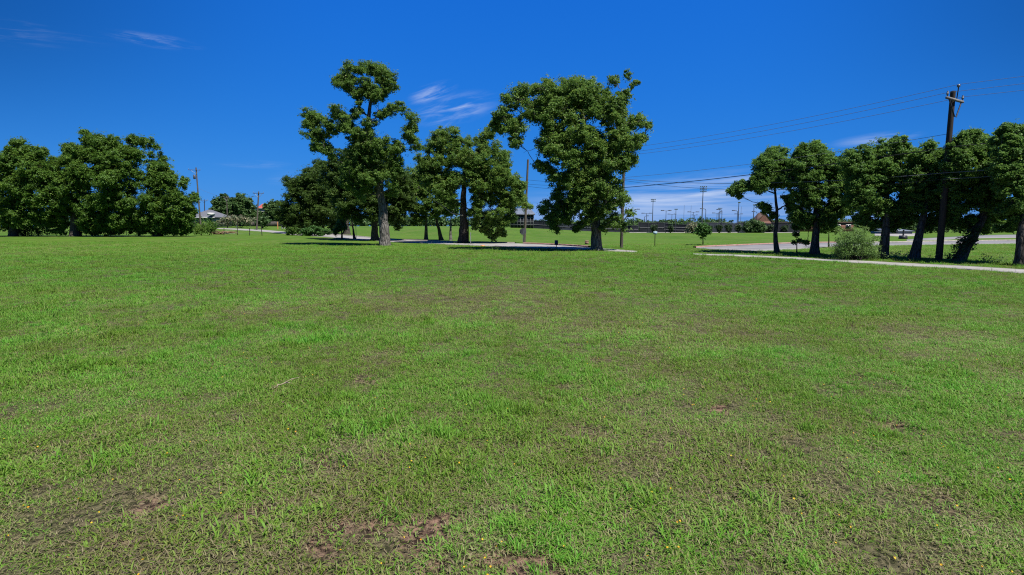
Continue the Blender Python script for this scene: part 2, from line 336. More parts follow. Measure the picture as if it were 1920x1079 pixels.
def kerb(line, name, m, label, h=0.13, w=0.16, side=1, i0=0, i1=None):
    p = np.array(line)[i0:i1]; t = np.gradient(p, axis=0); t /= np.linalg.norm(t, axis=1)[:, None]; nn = np.stack([-t[:, 1], t[:, 0]], 1) * side
    z = terrain(p[:, 0], p[:, 1])[:, None]; q = p + nn * w
    rows = [np.hstack([p, z - 0.05]), np.hstack([p, z + h - 0.01]), np.hstack([p + nn * 0.02, z + h]), np.hstack([q, z + h]), np.hstack([q, z - 0.05])]
    n = len(p); fs = [[k * n + i, k * n + i + 1, (k + 1) * n + i + 1, (k + 1) * n + i] for k in range(4) for i in range(n - 1)]
    return tag(MB().add(np.concatenate(rows), fs).build(name, m), label, 'kerb', kind='structure')
kerb(DB, 'kerb', REDK, 'faded red painted kerb along the far edge of the side road', side=1, i1=42, h=0.12, w=0.25)
kerb(DB, 'kerb', KERB, 'brown grey kerb along the grass island', side=1, i0=46)
kerb(RB, 'kerb', REDK, 'faded red painted kerb at the road bend behind the centre oak', side=-1, i0=12, i1=27, h=0.15, w=0.3)
kerb(RB, 'kerb', KERB, 'grey kerb along the far edge of the road', side=-1, i0=28, i1=80)

def in_strips(x, y, grow=0.0):
    inside = np.zeros(len(x), bool)
    for a, b in STRIPS:
        poly = np.vstack([np.array(a), np.array(b)[::-1]]); n = len(poly); c = np.zeros(len(x), bool)
        for i in range(n):
            x1, y1 = poly[i]; x2, y2 = poly[(i + 1) % n]
            if y1 == y2: continue
            hit = ((y1 > y) != (y2 > y)) & (x < (x2 - x1) * (y - y1) / (y2 - y1) + x1); c ^= hit
        inside |= c
    return inside
SOIL = [G(px, py)[:2].tolist() + [r] for px, py, r in ((305, 948, .16), (500, 968, .15), (640, 1000, .22), (790, 1000, .24), (740, 905, .12), (810, 1065, .12), (940, 1068, .13),
        (1020, 1072, .15), (1830, 985, .09), (1190, 840, .07), (940, 975, .08), (600, 875, .11), (30, 790, .12), (225, 1020, .08), (1690, 800, .13), (1350, 770, .13), (1560, 1050, .09), (1400, 920, .09))]
def dryness(x, y):
    d = fbm(x / 1.7, y / 2.2, 11, 4) * 0.75 + fbm(x / 6.0, y / 7.0, 21, 3) * 0.65 - 0.30
    d = d + 0.20 * np.exp(-(((x + 0.5) / 4.6) ** 2 + ((y - 11.4) / 2.0) ** 2)) + 0.20 * np.exp(-(((x - 5.2) / 3.4) ** 2 + ((y - 8.6) / 2.6) ** 2))
    d = d + 0.13 * np.exp(-(((x - 0.8) / 3.5) ** 2 + ((y - 3.2) / 1.8) ** 2)) + 0.10 * np.exp(-(((x + 3.4) / 2) ** 2 + ((y - 4.2) / 1.6) ** 2))
    d = d - 0.22 * np.exp(-((y - 24) / 9) ** 2) - 0.12 * np.exp(-(((x + 1.2) / 1.8) ** 2 + ((y - 5.6) / 1.0) ** 2))
    return np.clip(d, 0, 1)
def soilness(x, y):
    s = 0
    for sx, sy, r in SOIL:
        wx = (fbm(x * 4, y * 4, 31, 3) - 0.5) * r * 2.4; wy = (fbm(x * 4 + 9, y * 4, 37, 3) - 0.5) * r * 2.4
        s = np.maximum(s, S(1.35 - np.hypot(x - sx + wx, (y - sy + wy) * 1.1) / r))
    f = fbm(x * 1.9, y * 1.9, 51, 4)
    return np.clip(s * (0.55 + 0.85 * fbm(x * 9, y * 9, 53, 2)) + 0.35 * S((f - 0.66) / 0.10) * (y < 25), 0, 1)

GROUND, n, L = mat('lawn_ground')
def ground_nodes():
    o = n.new('ShaderNodeOutputMaterial'); b = n.new('ShaderNodeBsdfPrincipled'); L.new(b.outputs[0], o.inputs[0])
    b.inputs['Roughness'].default_value = 0.95; b.inputs['Specular IOR Level'].default_value = 0.1
    geo = n.new('ShaderNodeNewGeometry')
    def noise(s, det, st=(1, 1, 1)):
        mp = n.new('ShaderNodeMapping'); mp.inputs['Scale'].default_value = st; L.new(geo.outputs['Position'], mp.inputs[0])
        t = n.new('ShaderNodeTexNoise'); t.inputs['Scale'].default_value = s; t.inputs['Detail'].default_value = det; t.inputs['Roughness'].default_value = 0.65
        L.new(mp.outputs[0], t.inputs[0]); return t.outputs['Fac']
    def attr(a):
        t = n.new('ShaderNodeAttribute'); t.attribute_name = a; return t.outputs['Fac']
    def mix(f, a, c):
        m = n.new('ShaderNodeMix'); m.data_type = 'RGBA'
        if isinstance(f, (int, float)): m.inputs[0].default_value = f
        else: L.new(f, m.inputs[0])
        for i, v in ((6, a), (7, c)):
            if isinstance(v, tuple): m.inputs[i].default_value = (*v, 1)
            else: L.new(v, m.inputs[i])
        return m.outputs[2]
    def ramp(x, lo, hi):
        m = n.new('ShaderNodeMapRange'); m.interpolation_type = 'SMOOTHSTEP'; m.inputs[1].default_value = lo; m.inputs[2].default_value = hi; L.new(x, m.inputs[0]); return m.outputs[0]
    fine = noise(22, 6); med = noise(2.2, 5); big = noise(0.09, 4, (1, 0.5, 1)); big2 = noise(0.35, 4)
    soil = mix(ramp(fine, 0.40, 0.64), (0.026, 0.017, 0.012), (0.205, 0.130, 0.090))
    thatch = mix(ramp(fine, 0.38, 0.66), (0.026, 0.027, 0.012), (0.120, 0.108, 0.058))
    near = mix(attr('soil'), thatch, soil)
    g = mix(ramp(big, 0.36, 0.64), (0.054, 0.124, 0.012), (0.088, 0.172, 0.018))
    g = mix(ramp(big2, 0.45, 0.66), g, (0.115, 0.150, 0.035))
    g = mix(ramp(med, 0.3, 0.75), g, (0.050, 0.098, 0.009))
    col = mix(attr('turf'), near, g)
    L.new(col, b.inputs['Base Color'])
    bp = n.new('ShaderNodeBump'); bp.inputs['Strength'].default_value = 0.7; bp.inputs['Distance'].default_value = 0.03
    L.new(fine, bp.inputs['Height']); L.new(bp.outputs[0], b.inputs['Normal'])
ground_nodes()
def build_ground():
    front = np.linspace(-60, 60, 421); rest = np.linspace(60, 300, 121)[1:-1]
    az = np.radians(np.concatenate([front, rest])); r = np.concatenate([np.geomspace(0.05, 200, 300), np.geomspace(206, 6000, 40)])
    nr, na = len(r), len(az)
    x = np.sin(az)[None, :] * r[:, None]; y = np.cos(az)[None, :] * r[:, None]
    z = terrain(x, y)
    near = S((14 - np.hypot(x, y)) / 6)
    z = z + near * 0.028 * (fbm(x * 1.6, y * 1.6, 61, 3) - 0.5) - 0.02 * near * soilness(x, y)
    V = np.stack([x, y, z], -1).reshape(-1, 3)
    i = np.arange(nr - 1)[:, None] * na; k = np.arange(na)[None, :]; k2 = (k + 1) % na
    f = np.stack([i + k, i + k2, i + na + k2, i + na + k], -1).reshape(-1, 4)[:, ::-1]
    mb = MB(); mb.add(V, f); mb.add(np.vstack([V[:na], [[0, 0, V[0][2]]]]), [[k_, (k_ + 1) % na, na] for k_ in range(na)])
    o = mb.build('ground', GROUND, smooth=True); tag(o, 'wide mown grass field with dry patches and bare soil', 'lawn', kind='structure')
    vx = np.concatenate([V[:, 0], V[:na, 0], [0]]); vy = np.concatenate([V[:, 1], V[:na, 1], [0]])
    s = soilness(vx, vy); t = S((vy - 24) / 22)
    for nm, d in (('soil', s), ('turf', t)):
        a = o.data.attributes.new(nm, 'FLOAT', 'POINT'); a.data.foreach_set('value', d.astype(np.float32))
build_ground()

# ---------------------------------------------------------------- grass
def grass_mat():
    m, n, L = mat('grass_blades')
    o = n.new('ShaderNodeOutputMaterial'); b = n.new('ShaderNodeBsdfPrincipled'); tr = n.new('ShaderNodeBsdfTranslucent'); ms = n.new('ShaderNodeMixShader')
    def attr(a, ty):
        t = n.new('ShaderNodeAttribute'); t.attribute_name = a; t.attribute_type = ty; return t.outputs['Fac']
    def M(op, a, b_):
        q = n.new('ShaderNodeMath'); q.operation = op; q.use_clamp = False
        for i, v in enumerate((a, b_)):
            if isinstance(v, (int, float)): q.inputs[i].default_value = v
            else: L.new(v, q.inputs[i])
        return q.outputs[0]
    tone = attr('tone', 'GEOMETRY'); dry = attr('dry', 'INSTANCER'); hue = attr('hue', 'INSTANCER')
    fac = M('ADD', M('MULTIPLY', tone, 0.60), M('MULTIPLY', M('SUBTRACT', dry, 0.38), 0.55))
    r = n.new('ShaderNodeValToRGB'); e = r.color_ramp.elements
    e[0].position = 0.0; e[0].color = (0.108, 0.265, 0.016, 1); e[1].position = 1.0; e[1].color = (0.31, 0.27, 0.15, 1)
    for p, c in ((0.22, (0.148, 0.312, 0.022)), (0.45, (0.205, 0.325, 0.050)), (0.60, (0.255, 0.290, 0.080)), (0.75, (0.245, 0.215, 0.100)), (0.86, (0.27, 0.235, 0.12))):
        x = e.new(p); x.color = (*c, 1)
    L.new(fac, r.inputs[0])
    h = n.new('ShaderNodeHueSaturation'); L.new(r.outputs[0], h.inputs['Color'])
    L.new(M('ADD', 0.476, M('MULTIPLY', hue, 0.05)), h.inputs['Hue']); L.new(M('ADD', 0.68, M('MULTIPLY', hue, 0.56)), h.inputs['Value'])
    h.inputs['Saturation'].default_value = 0.98; L.new(h.outputs[0], b.inputs['Base Color']); L.new(h.outputs[0], tr.inputs[0])
    b.inputs['Roughness'].default_value = 0.55; b.inputs['Specular IOR Level'].default_value = 0.25
    ms.inputs[0].default_value = 0.42; L.new(b.outputs[0], ms.inputs[1]); L.new(tr.outputs[0], ms.inputs[2]); L.new(ms.outputs[0], o.inputs[0])
    return m
GRASS = grass_mat()
def blades(rng, nb, rad, hmin, hmax, wid, flat, tone):
    """curved grass blades: three segments each"""
    a = rng.uniform(0, 2 * math.pi, nb); rr = rad * np.sqrt(rng.uniform(0, 1, nb))
    base = np.stack([rr * np.cos(a), rr * np.sin(a), np.zeros(nb)], 1)
    d = rng.uniform(0, 2 * math.pi, nb); dirv = np.stack([np.cos(d), np.sin(d), np.zeros(nb)], 1); side = np.stack([-np.sin(d), np.cos(d), np.zeros(nb)], 1)
    Ln = rng.uniform(hmin, hmax, nb); bend = np.clip(rng.normal(flat, 0.25, nb), 0.08, 1.5)
    w = wid * rng.uniform(0.6, 1.3, nb)
    V = []; t0 = 0.25 * bend; p = base.copy(); up = np.array([0, 0, 1.0]); ang = 0.35 * bend
    V.append((p - side * w[:, None] * 0.4, p + side * w[:, None] * 0.4))
    for k, wk in ((1, 0.5), (2, 0.36)):
        p = p + (dirv * np.sin(ang)[:, None] + up * np.cos(ang)[:, None]) * (Ln / 3)[:, None]; V.append((p - side * w[:, None] * wk, p + side * w[:, None] * wk)); ang = np.minimum(ang + 0.6 * bend, 1.75)
    tip = p + (dirv * np.sin(ang)[:, None] + up * np.cos(ang)[:, None]) * (Ln / 3)[:, None]
    tip[:, 2] = np.maximum(tip[:, 2], 0.004)
    arr = np.stack([V[0][0], V[0][1], V[1][0], V[1][1], V[2][0], V[2][1], tip], 1).reshape(-1, 3)
    b = np.arange(nb)[:, None] * 7
    q = np.concatenate([b + [0, 1, 3, 2], b + [2, 3, 5, 4]]); t = b + [4, 5, 6]
    return arr, q, t, np.repeat(tone(nb), 7)
def tuft(seed, parts):
    rng = np.random.default_rng(seed); mb = MB()
    for (nb, rad, h0, h1, wid, flat, t0, t1) in parts:
        arr, q, t, tn = blades(rng, nb, rad, h0, h1, wid, flat, lambda k: rng.uniform(t0, t1, k))
        mb.add(arr, q, tn); mb.f.append(t + mb.n - len(arr))
    V = np.vstack(mb.v)
    o = mb.build('grass_tuft', GRASS); C.objects.unlink(o); return o
tufts = bpy.data.collections.new('grass_tufts')
for sd_, pr in enumerate((
        [(34, .12, .030, .075, .0062, 1.15, .0, .55), (16, .14, .03, .07, .0045, 1.5, .75, 1.3)],
        [(30, .11, .035, .085, .0070, 1.05, .0, .6), (17, .14, .03, .08, .0045, 1.5, .7, 1.3)],
        [(38, .12, .022, .055, .0056, 1.25, .1, .7), (18, .14, .03, .06, .0045, 1.6, .8, 1.35)],
        [(20, .12, .030, .070, .0060, 1.1, .0, .7), (20, .15, .03, .08, .0042, 1.5, .6, 1.4)],
        [(32, .11, .030, .090, .0075, .95, -.1, .4), (12, .14, .03, .07, .0045, 1.5, .7, 1.2)],
        [(22, .08, .050, .130, .0070, .7, -.1, .4), (16, .14, .03, .06, .0050, 1.2, .1, .8)],
        [(18, .12, .020, .045, .0150, 1.3, -.1, .35), (20, .14, .03, .06, .0050, 1.3, .3, 1.1)],
        [(7, .10, .080, .160, .0042, .6, .6, 1.1), (28, .13, .03, .07, .0056, 1.1, .0, .8)],
        [(44, .17, .02, .06, .0048, 1.8, .75, 1.6), (6, .14, .02, .05, .0055, 1.2, .2, .7)],
        [(36, .17, .02, .05, .0060, 1.7, .55, 1.5), (10, .14, .02, .04, .0055, 1.3, .1, .8)])):
    o = tuft(100 + sd_, pr); tufts.objects.link(o)
def scatter_grass():
    rng = np.random.default_rng(7)
    A, y0, y1 = 330.0, 0.6, 52.0
    yy = np.linspace(y0, y1, 2000); rho = A * np.minimum(1, (5.0 / yy) ** 1.45); wd = 2 * (yy * 1.0 + 8.5); pdf = rho * wd
    cdf = np.concatenate([[0], np.cumsum((pdf[1:] + pdf[:-1]) / 2 * np.diff(yy))]); N = int(cdf[-1])
    y = np.interp(rng.uniform(0, cdf[-1], N), cdf, yy); x = rng.uniform(-1, 1, N) * (y * 1.0 + 8.5)
    dry = dryness(x, y); soil = soilness(x, y)
    keep = (rng.uniform(0, 1, N) > soil * 0.93) & ~in_strips(x, y) & (rng.uniform(0, 1, N) > 0.34 * S((dry - 0.45) / 0.32) * S((60 - y) / 40)) & (rng.uniform(0, 1, N) > 0.62 * S((fbm(x / .33, y / .33, 97, 3) - 0.50) / 0.16) * S((9 - y) / 5))
    x, y, dry, soil = x[keep], y[keep], dry[keep], soil[keep]; N = len(x)
    z = terrain(x, y) + S((14 - np.hypot(x, y)) / 6) * 0.028 * (fbm(x * 1.6, y * 1.6, 61, 3) - 0.5) - 0.006
    hgt = fbm(x / 0.8, y / 0.8, 71, 3) + 0.25 * (fbm(x / 3.1, y / 3.1, 73, 3) - 0.5)
    s = (0.75 + 0.9 * (hgt - 0.3)) * rng.uniform(0.75, 1.25, N); s = np.clip(s, 0.45, 1.5) * (1 + 0.85 * S((y - 6) / 35)) * (1 - 0.35 * soil)
    sz = s * rng.uniform(0.8, 1.25, N) * (1 - 0.25 * S((y - 6) / 35)) * (1 - 0.25 * dry)
    idx = rng.choice(8, N, p=(.18, .17, .17, .16, .13, .06, .07, .06))
    # a mat of dead blades and short shoots lies everywhere, over the bare places too
    M2 = 19000; y2 = 0.6 + 14 * rng.uniform(0, 1, M2) ** 1.25; x2 = rng.uniform(-1, 1, M2) * (y2 + 8.5); k2 = rng.uniform(0, 1, M2) > .85 * soilness(x2, y2); x2, y2 = x2[k2], y2[k2]; M2 = len(x2)
    clumpy = vnoise(x / .30, y / .30, 131) * vnoise(x / 2.3, y / 2.3, 137) > .66
    idx = np.where(clumpy, rng.choice([4, 5, 5], N), idx); sz = np.where(clumpy, sz * 1.1, sz)
    idx = np.where((y > 7) & (rng.uniform(0, 1, N) < .10), 7, idx)
    idx = np.where((dry > 0.55) & (rng.uniform(0, 1, N) < 0.5), 3, idx)
    for fx, fy, fr in [(*G(px, py)[:2], w) for px, py, w in ((722, 462, .75), (1119, 471, .62), (868, 457, .65), (703, 452.5, .55), (1458, 477, .3), (1527, 480, .4), (1655, 487, .42), (1713, 489, .4), (1793, 493, .4), (1918, 500, .4), (1760, 491, .25))]:
        aa = rng.uniform(0, 6.283, 46); q_ = fr + np.abs(rng.normal(0, .22, 46)); x2 = np.append(x2, fx + np.cos(aa) * q_); y2 = np.append(y2, fy + np.sin(aa) * q_)
    FT = len(x2) - M2; M2 = len(x2)
    x = np.concatenate([x, x2]); y = np.concatenate([y, y2]); z = np.concatenate([z, terrain(x2, y2) + S((14 - np.hypot(x2, y2)) / 6) * 0.028 * (fbm(x2 * 1.6, y2 * 1.6, 61, 3) - 0.5) - 0.012 * soilness(x2, y2)])
    dry = np.concatenate([dry, dryness(x2, y2)]); s = np.concatenate([s, rng.uniform(.7, 1.2, M2 - FT), rng.uniform(.9, 1.5, FT)]); sz = np.concatenate([sz, rng.uniform(.5, .9, M2 - FT), rng.uniform(.9, 2.0, FT)]); idx = np.concatenate([idx, rng.integers(8, 10, M2 - FT), rng.choice([4, 5, 7], FT)]); N = len(x)
    me = bpy.data.meshes.new('grass'); me.vertices.add(N); me.vertices.foreach_set('co', np.stack([x, y, z], 1).astype(np.float32).ravel())
    def at(nm, ty, d, key='value'):
        a = me.attributes.new(nm, ty, 'POINT'); a.data.foreach_set(key, d.ravel())
    at('dry', 'FLOAT', np.clip(dry + rng.normal(0, 0.12, N), 0, 1).astype(np.float32))
    at('hue', 'FLOAT', np.clip(fbm(x / 0.9, y / 0.9, 81, 3) + rng.normal(0, 0.16, N), 0, 1).astype(np.float32))
    at('idx', 'INT', idx.astype(np.int32))
    at('rot', 'FLOAT_VECTOR', np.stack([rng.normal(0, .08, N), rng.normal(0, .08, N), rng.uniform(0, 6.283, N)], 1).astype(np.float32), 'vector')
    at('scl', 'FLOAT_VECTOR', np.stack([s, s, sz], 1).astype(np.float32), 'vector')
    me.update()
    o = bpy.data.objects.new('grass', me); C.objects.link(o); tag(o, 'short patchy lawn grass, green blades mixed with straw', 'grass', kind='stuff')
    me.materials.append(GRASS)
    ng = bpy.data.node_groups.new('grass_scatter', 'GeometryNodeTree')
    ng.interface.new_socket('Geometry', in_out='INPUT', socket_type='NodeSocketGeometry'); ng.interface.new_socket('Geometry', in_out='OUTPUT', socket_type='NodeSocketGeometry')
    n = ng.nodes; L = ng.links; gi = n.new('NodeGroupInput'); go = n.new('NodeGroupOutput')
    ci = n.new('GeometryNodeCollectionInfo'); ci.inputs['Collection'].default_value = tufts; ci.inputs['Separate Children'].default_value = True; ci.inputs['Reset Children'].default_value = True
    ip = n.new('GeometryNodeInstanceOnPoints'); ip.inputs['Pick Instance'].default_value = True
    def na(nm, ty):
        q = n.new('GeometryNodeInputNamedAttribute'); q.data_type = ty; q.inputs['Name'].default_value = nm; return next(s for s in q.outputs if s.enabled)
    e2r = n.new('FunctionNodeEulerToRotation')
    L.new(gi.outputs[0], ip.inputs['Points']); L.new(ci.outputs[0], ip.inputs['Instance']); L.new(na('idx', 'INT'), ip.inputs['Instance Index'])
    L.new(na('rot', 'FLOAT_VECTOR'), e2r.inputs[0]); L.new(e2r.outputs[0], ip.inputs['Rotation']); L.new(na('scl', 'FLOAT_VECTOR'), ip.inputs['Scale'])
    L.new(ip.outputs[0], go.inputs[0])
    md = o.modifiers.new('scatter', 'NODES'); md.node_group = ng
    print('grass instances', N)
scatter_grass()
def wildflowers():
    rng = np.random.default_rng(3); mb = MB(); k = 0
    while k < 330:
        y = 2.2 + 12 * rng.random() ** 1.8; x = rng.uniform(-1, 1) * (y + 1)
        if fbm(np.array([x / 1.5]), np.array([y / 1.5]), 91, 2)[0] < 0.46: continue
        z = float(terrain(x, y)) + rng.uniform(.035, .075); r = rng.uniform(.005, .0085)
        t = rng.normal(0, .4, 2); nrm = np.array([t[0], t[1] - .3, 1]); nrm /= np.linalg.norm(nrm); a = np.cross(nrm, [1, 0, 0]); a /= np.linalg.norm(a); b = np.cross(nrm, a)
        c = np.array([x, y, z]); an = np.arange(10) * math.pi / 5
        ring = [c + (a * math.cos(q) + b * math.sin(q)) * r * (1 if i % 2 else .55) + nrm * .003 for i, q in enumerate(an)]
        mb.add(np.vstack([ring, [c]]), [[i, (i + 1) % 10, 10] for i in range(10)], rng.uniform(0, 1)); k += 1
    m = leaf_mat('wildflower_petals', (0.50, 0.24, 0.015), (0.55, 0.34, 0.02), (0.58, 0.44, 0.03), 0.2)
    tag(mb.build('wildflowers', m), 'tiny yellow wildflowers sprinkled through the lawn', 'wildflowers', kind='stuff')
wildflowers()
def twig(px, py, px2, py2, label):
    a = G(px, py, .035); b = G(px2, py2, .05); m = (a + b) / 2 + [0, 0.03, .02]
    t = np.linspace(0, 1, 9)[:, None]; rng = np.random.default_rng(px)
    pts = a * (1 - t) ** 2 + 2 * m * t * (1 - t) + b * t ** 2 + rng.normal(0, .006, (9, 3))
    mb = MB().tube(pts, np.linspace(.009, .004, 9), 6)
    mb.tube([pts[4], pts[4] + [.06, .05, .03], pts[4] + [.13, .07, .04]], [.005, .004, .002], 5)
    tag(mb.build('twig', TWIG, smooth=True), label, 'twig')
twig(515, 737, 550, 731, 'bleached fallen twig lying in the lawn left of centre')

# ---------------------------------------------------------------- trees
def leaf_quads(rng, cen, outward, nper, spread, size, flat=0.6, tone_mu=0.45, tone_sd=0.16, aspect=0.6, droop=0.0, clump_tone=0.14, up=0.6):
    """leaves scattered round clump centres; each leaf is one folded rhombus"""
    n = len(cen); N = n * nper
    c = np.repeat(cen, nper, 0); od = np.repeat(outward, nper, 0)
    off = rng.normal(0, 1, (N, 3)); off /= np.linalg.norm(off, axis=1)[:, None]; off *= (rng.uniform(0, 1, N) ** 0.45)[:, None] * spread; off[:, 2] *= flat
    p = c + off
    nr = od * 0.50 + rng.normal(0, 0.48, (N, 3)) + [0, 0, up]; nr /= np.linalg.norm(nr, axis=1)[:, None] + 1e-9
    t = rng.normal(0, 1, (N, 3)) + od * 0.5 + [0, 0, -droop]; t -= nr * (t * nr).sum(1)[:, None]; t /= np.linalg.norm(t, axis=1)[:, None] + 1e-9
    s = np.cross(nr, t); L_ = (size * rng.uniform(0.65, 1.35, N))[:, None]; w = L_ * aspect * 0.5
    v = np.stack([p - t * L_ * .5, p + s * w + t * L_ * .08 - nr * L_ * .06, p + t * L_ * .5, p - s * w + t * L_ * .08 - nr * L_ * .06], 1).reshape(-1, 3)
    f = np.arange(N)[:, None] * 4 + np.array([0, 1, 2, 3])
    tone = np.clip(np.repeat(rng.normal(tone_mu, clump_tone, n), nper) + rng.normal(0, tone_sd, N), 0, 1)
    return v, f, np.repeat(tone, 4)
def shell_points(rng, c, rad, n, inner=0.45):
    d = rng.normal(0, 1, (n, 3)); d /= np.linalg.norm(d, axis=1)[:, None]
    r = rng.uniform(inner ** 3, 1.0, n) ** (1 / 3)
    return c + d * r[:, None] * rad, d
def curve_between(rng, a, b, n=6, sag=0.12, wob=0.05):
    a = np.asarray(a); b = np.asarray(b); Ln = np.linalg.norm(b - a); t = np.linspace(0, 1, n)[:, None]
    mid = (a + b) / 2 + rng.normal(0, wob, 3) * Ln + np.array([0, 0, rng.uniform(-.3, 1) * sag * Ln])
    p = a * (1 - t) ** 2 + 2 * mid * t * (1 - t) + b * t ** 2
    p[1:-1] += rng.normal(0, wob * .25 * Ln, (n - 2, 3)); return p
def make_tree(name, label, cat, base_px, trunk, w_px, blobs, seed, leaf=OAK, bark=BARK, group=None, depth=None, thick=0.75, dens=0.95, size=0.13, clump=0.235,
              nper=20, fork=0.55, fill=True, tone=0.45, extra=None, aspect=0.6, droop=0.0, flat=0.65, inner=0.45, twigs=3, shift=0.0, lean=0.0, flare=1.45, crown_d=None, back=0.0, grow=1.0):
    """base_px: pixel of the foot; trunk: pixels up the trunk; blobs: (px, py, r_px) masses of the crown. Everything is turned into metres at the tree's own distance."""
    rng = np.random.default_rng(seed)
    base = G(*base_px) if depth is None else None
    if depth is not None:
        base = P(base_px[0], base_px[1], depth); base[2] = terrain(base[0], base[1])
    d = base[1] + shift; k = px2m(d)
    root = thing(name, label, cat, tuple(base), group)
    path = [base - [0, 0, .15]] + [P(px, py, d + lean * i) for i, (px, py) in enumerate(trunk)]
    path = np.array(path)
    # resample trunk smoothly
    seg = np.concatenate([[0], np.cumsum(np.linalg.norm(np.diff(path, axis=0), axis=1))]); tt = np.linspace(0, seg[-1], max(8, int(seg[-1] / .45)))
    tp = np.stack([np.interp(tt, seg, path[:, i]) for i in range(3)], 1)
    if len(tp) > 4: tp[1:-1] = (tp[:-2] + 2 * tp[1:-1] + tp[2:]) / 4
    tp[2:] += rng.normal(0, .02, (len(tp) - 2, 3)) * w_px * k * 2
    r0 = w_px * k / 2; u = tt / tt[-1]
    tr = r0 * (1 - 0.80 * u ** 0.95) * (1 + (flare - 1) * np.exp(-tt / (0.9 * r0 + .12)))
    mb = MB(); mb.tube(tp, tr, 14, jit=.05, rng=rng)
    # crown masses in metres, spread in depth so that the crown is round
    B = np.array([b[:3] for b in blobs], float); B[:, 2] *= grow; bx = (B[:, 0].min() + B[:, 0].max()) / 2; by = (B[:, 1].min() + B[:, 1].max()) / 2
    hx = max(10, (B[:, 0].max() - B[:, 0].min()) / 2 + B[:, 2].mean()); hy = max(10, (B[:, 1].max() - B[:, 1].min()) / 2 + B[:, 2].mean())
    cd = crown_d if crown_d is not None else min(hx, hy * 1.1) * k * thick
    bridge = []
    for i in range(len(B)):
        for j in range(i):
            q = math.hypot(B[i, 0] - B[j, 0], B[i, 1] - B[j, 1]); rs = B[i, 2] + B[j, 2]
            if .62 * rs < q < 1.35 * rs: bridge.append([(B[i, 0] + B[j, 0]) / 2 + rng.normal(0, 1.5), (B[i, 1] + B[j, 1]) / 2 + rng.normal(0, 1.5), rs * .5 * rng.uniform(.55, .8)])
    if bridge and fill:
        bridge = np.array(bridge); B = np.vstack([B, bridge[rng.permutation(len(bridge))[:int(len(B) * 1.1)]]])
    masses = []
    for px, py, r in B:
        rho = min(1.0, math.hypot((px - bx) / hx, (py - by) / hy)); half = cd * math.sqrt(max(0, 1 - rho ** 1.6))
        rm = r * k
        if fill and half > 1.1 * rm:
            for sgn in (-1, 1): masses.append((px, py, r, sgn * half * rng.uniform(.45, .8)))
            if half > 2.6 * rm: masses.append((px + rng.normal(0, 4), py + rng.normal(0, 4), r, rng.uniform(-.2, .2) * half))
        else: masses.append((px, py, r, rng.uniform(-.6, .6) * half))
    cen = []; rad = []
    for px, py, r, o in masses:
        dd = max(2.0, d + o + back); c = P(px, py, dd); cen.append(c); rad.append(r * px2m(dd) * rng.uniform(.92, 1.08))
    cen = np.array(cen); rad = np.array(rad)
    # limbs: join every mass to the nearest wood that lies below and inside it
    f0 = max(1, int(fork * len(tp))); nodes = [tp[i] for i in range(f0, len(tp))]; nrad = [tr[i] for i in range(f0, len(tp))]
    order = np.argsort(np.linalg.norm(cen - tp[f0], axis=1))
    nt_ = len(nodes)
    for j in order:
        c = cen[j]; N_ = np.array(nodes); dist = np.linalg.norm(N_ - c, axis=1) + 0.7 * np.maximum(0, N_[:, 2] - c[2]) + 0.25 * np.linalg.norm(N_ - tp[f0], axis=1)
        i = int(np.argmin(dist)); ln = np.linalg.norm(N_[i] - c)
        ra = min(nrad[i] * .72, .03 + .028 * ln + .25 * rad[j] * .12); ra = max(ra, .022)
        p = curve_between(rng, N_[i], c, 7, .10, .09); rr = np.linspace(ra, max(.014, ra * .42), 7)
        mb.tube(p, rr, 7, cap=False)
        for q in range(2, 7): nodes.append(p[q]); nrad.append(rr[q])
        for _ in range(twigs):
            e, _d = shell_points(rng, c, rad[j] * .85, 1, .7); mb.tube(curve_between(rng, p[rng.integers(3, 7)], e[0], 5, .1, .12), np.linspace(max(.012, ra * .35), .006, 5), 5, cap=False)
    mb.build('trunk', bark, root, smooth=True)
    cl = MB()
    for c, r in zip(cen, rad):
        nsub = 6 if r > 1.1 * clump else 3; sp, sdv = shell_points(rng, c, np.array([r, r, r]) * .86, nsub, .6)
        for q, qd in zip(sp, sdv):
            r2 = r * rng.uniform(.26, .52)
            m = max(2, int(dens * 7.0 * (r2 / clump) ** 1.6))
            pts, od = shell_points(rng, q, np.array([r2, r2, r2 * .8]), m, .35)
            od = od * .6 + qd * .5
            v, f, tn = leaf_quads(rng, pts, od, nper, min(clump, .7 * r2 + .06) * rng.uniform(.75, 1.15), size, flat, tone + rng.normal(0, .06), aspect=aspect, droop=droop)
            cl.add(v, f, tn)
        m = max(3, int(dens * 3.2 * (r / clump) ** 1.25)); pts, od = shell_points(rng, c, np.array([r, r, r]) * 1.28, m, .72)
        v, f, tn = leaf_quads(rng, pts, od, max(4, nper // 3), clump * .8, size * .92, .8, tone + .05, aspect=aspect, droop=droop); cl.add(v, f, tn)
        m = max(2, int(dens * 1.5 * (r / clump) ** 1.6)); pts, od = shell_points(rng, c, np.array([r, r, r]) * .62, m, .2)
        v, f, tn = leaf_quads(rng, pts, od, nper, clump, size, flat, tone, aspect=aspect, droop=droop); cl.add(v, f, tn)
    cl.build('crown', leaf, root)
    if extra: extra(root, d, rng)
    return root
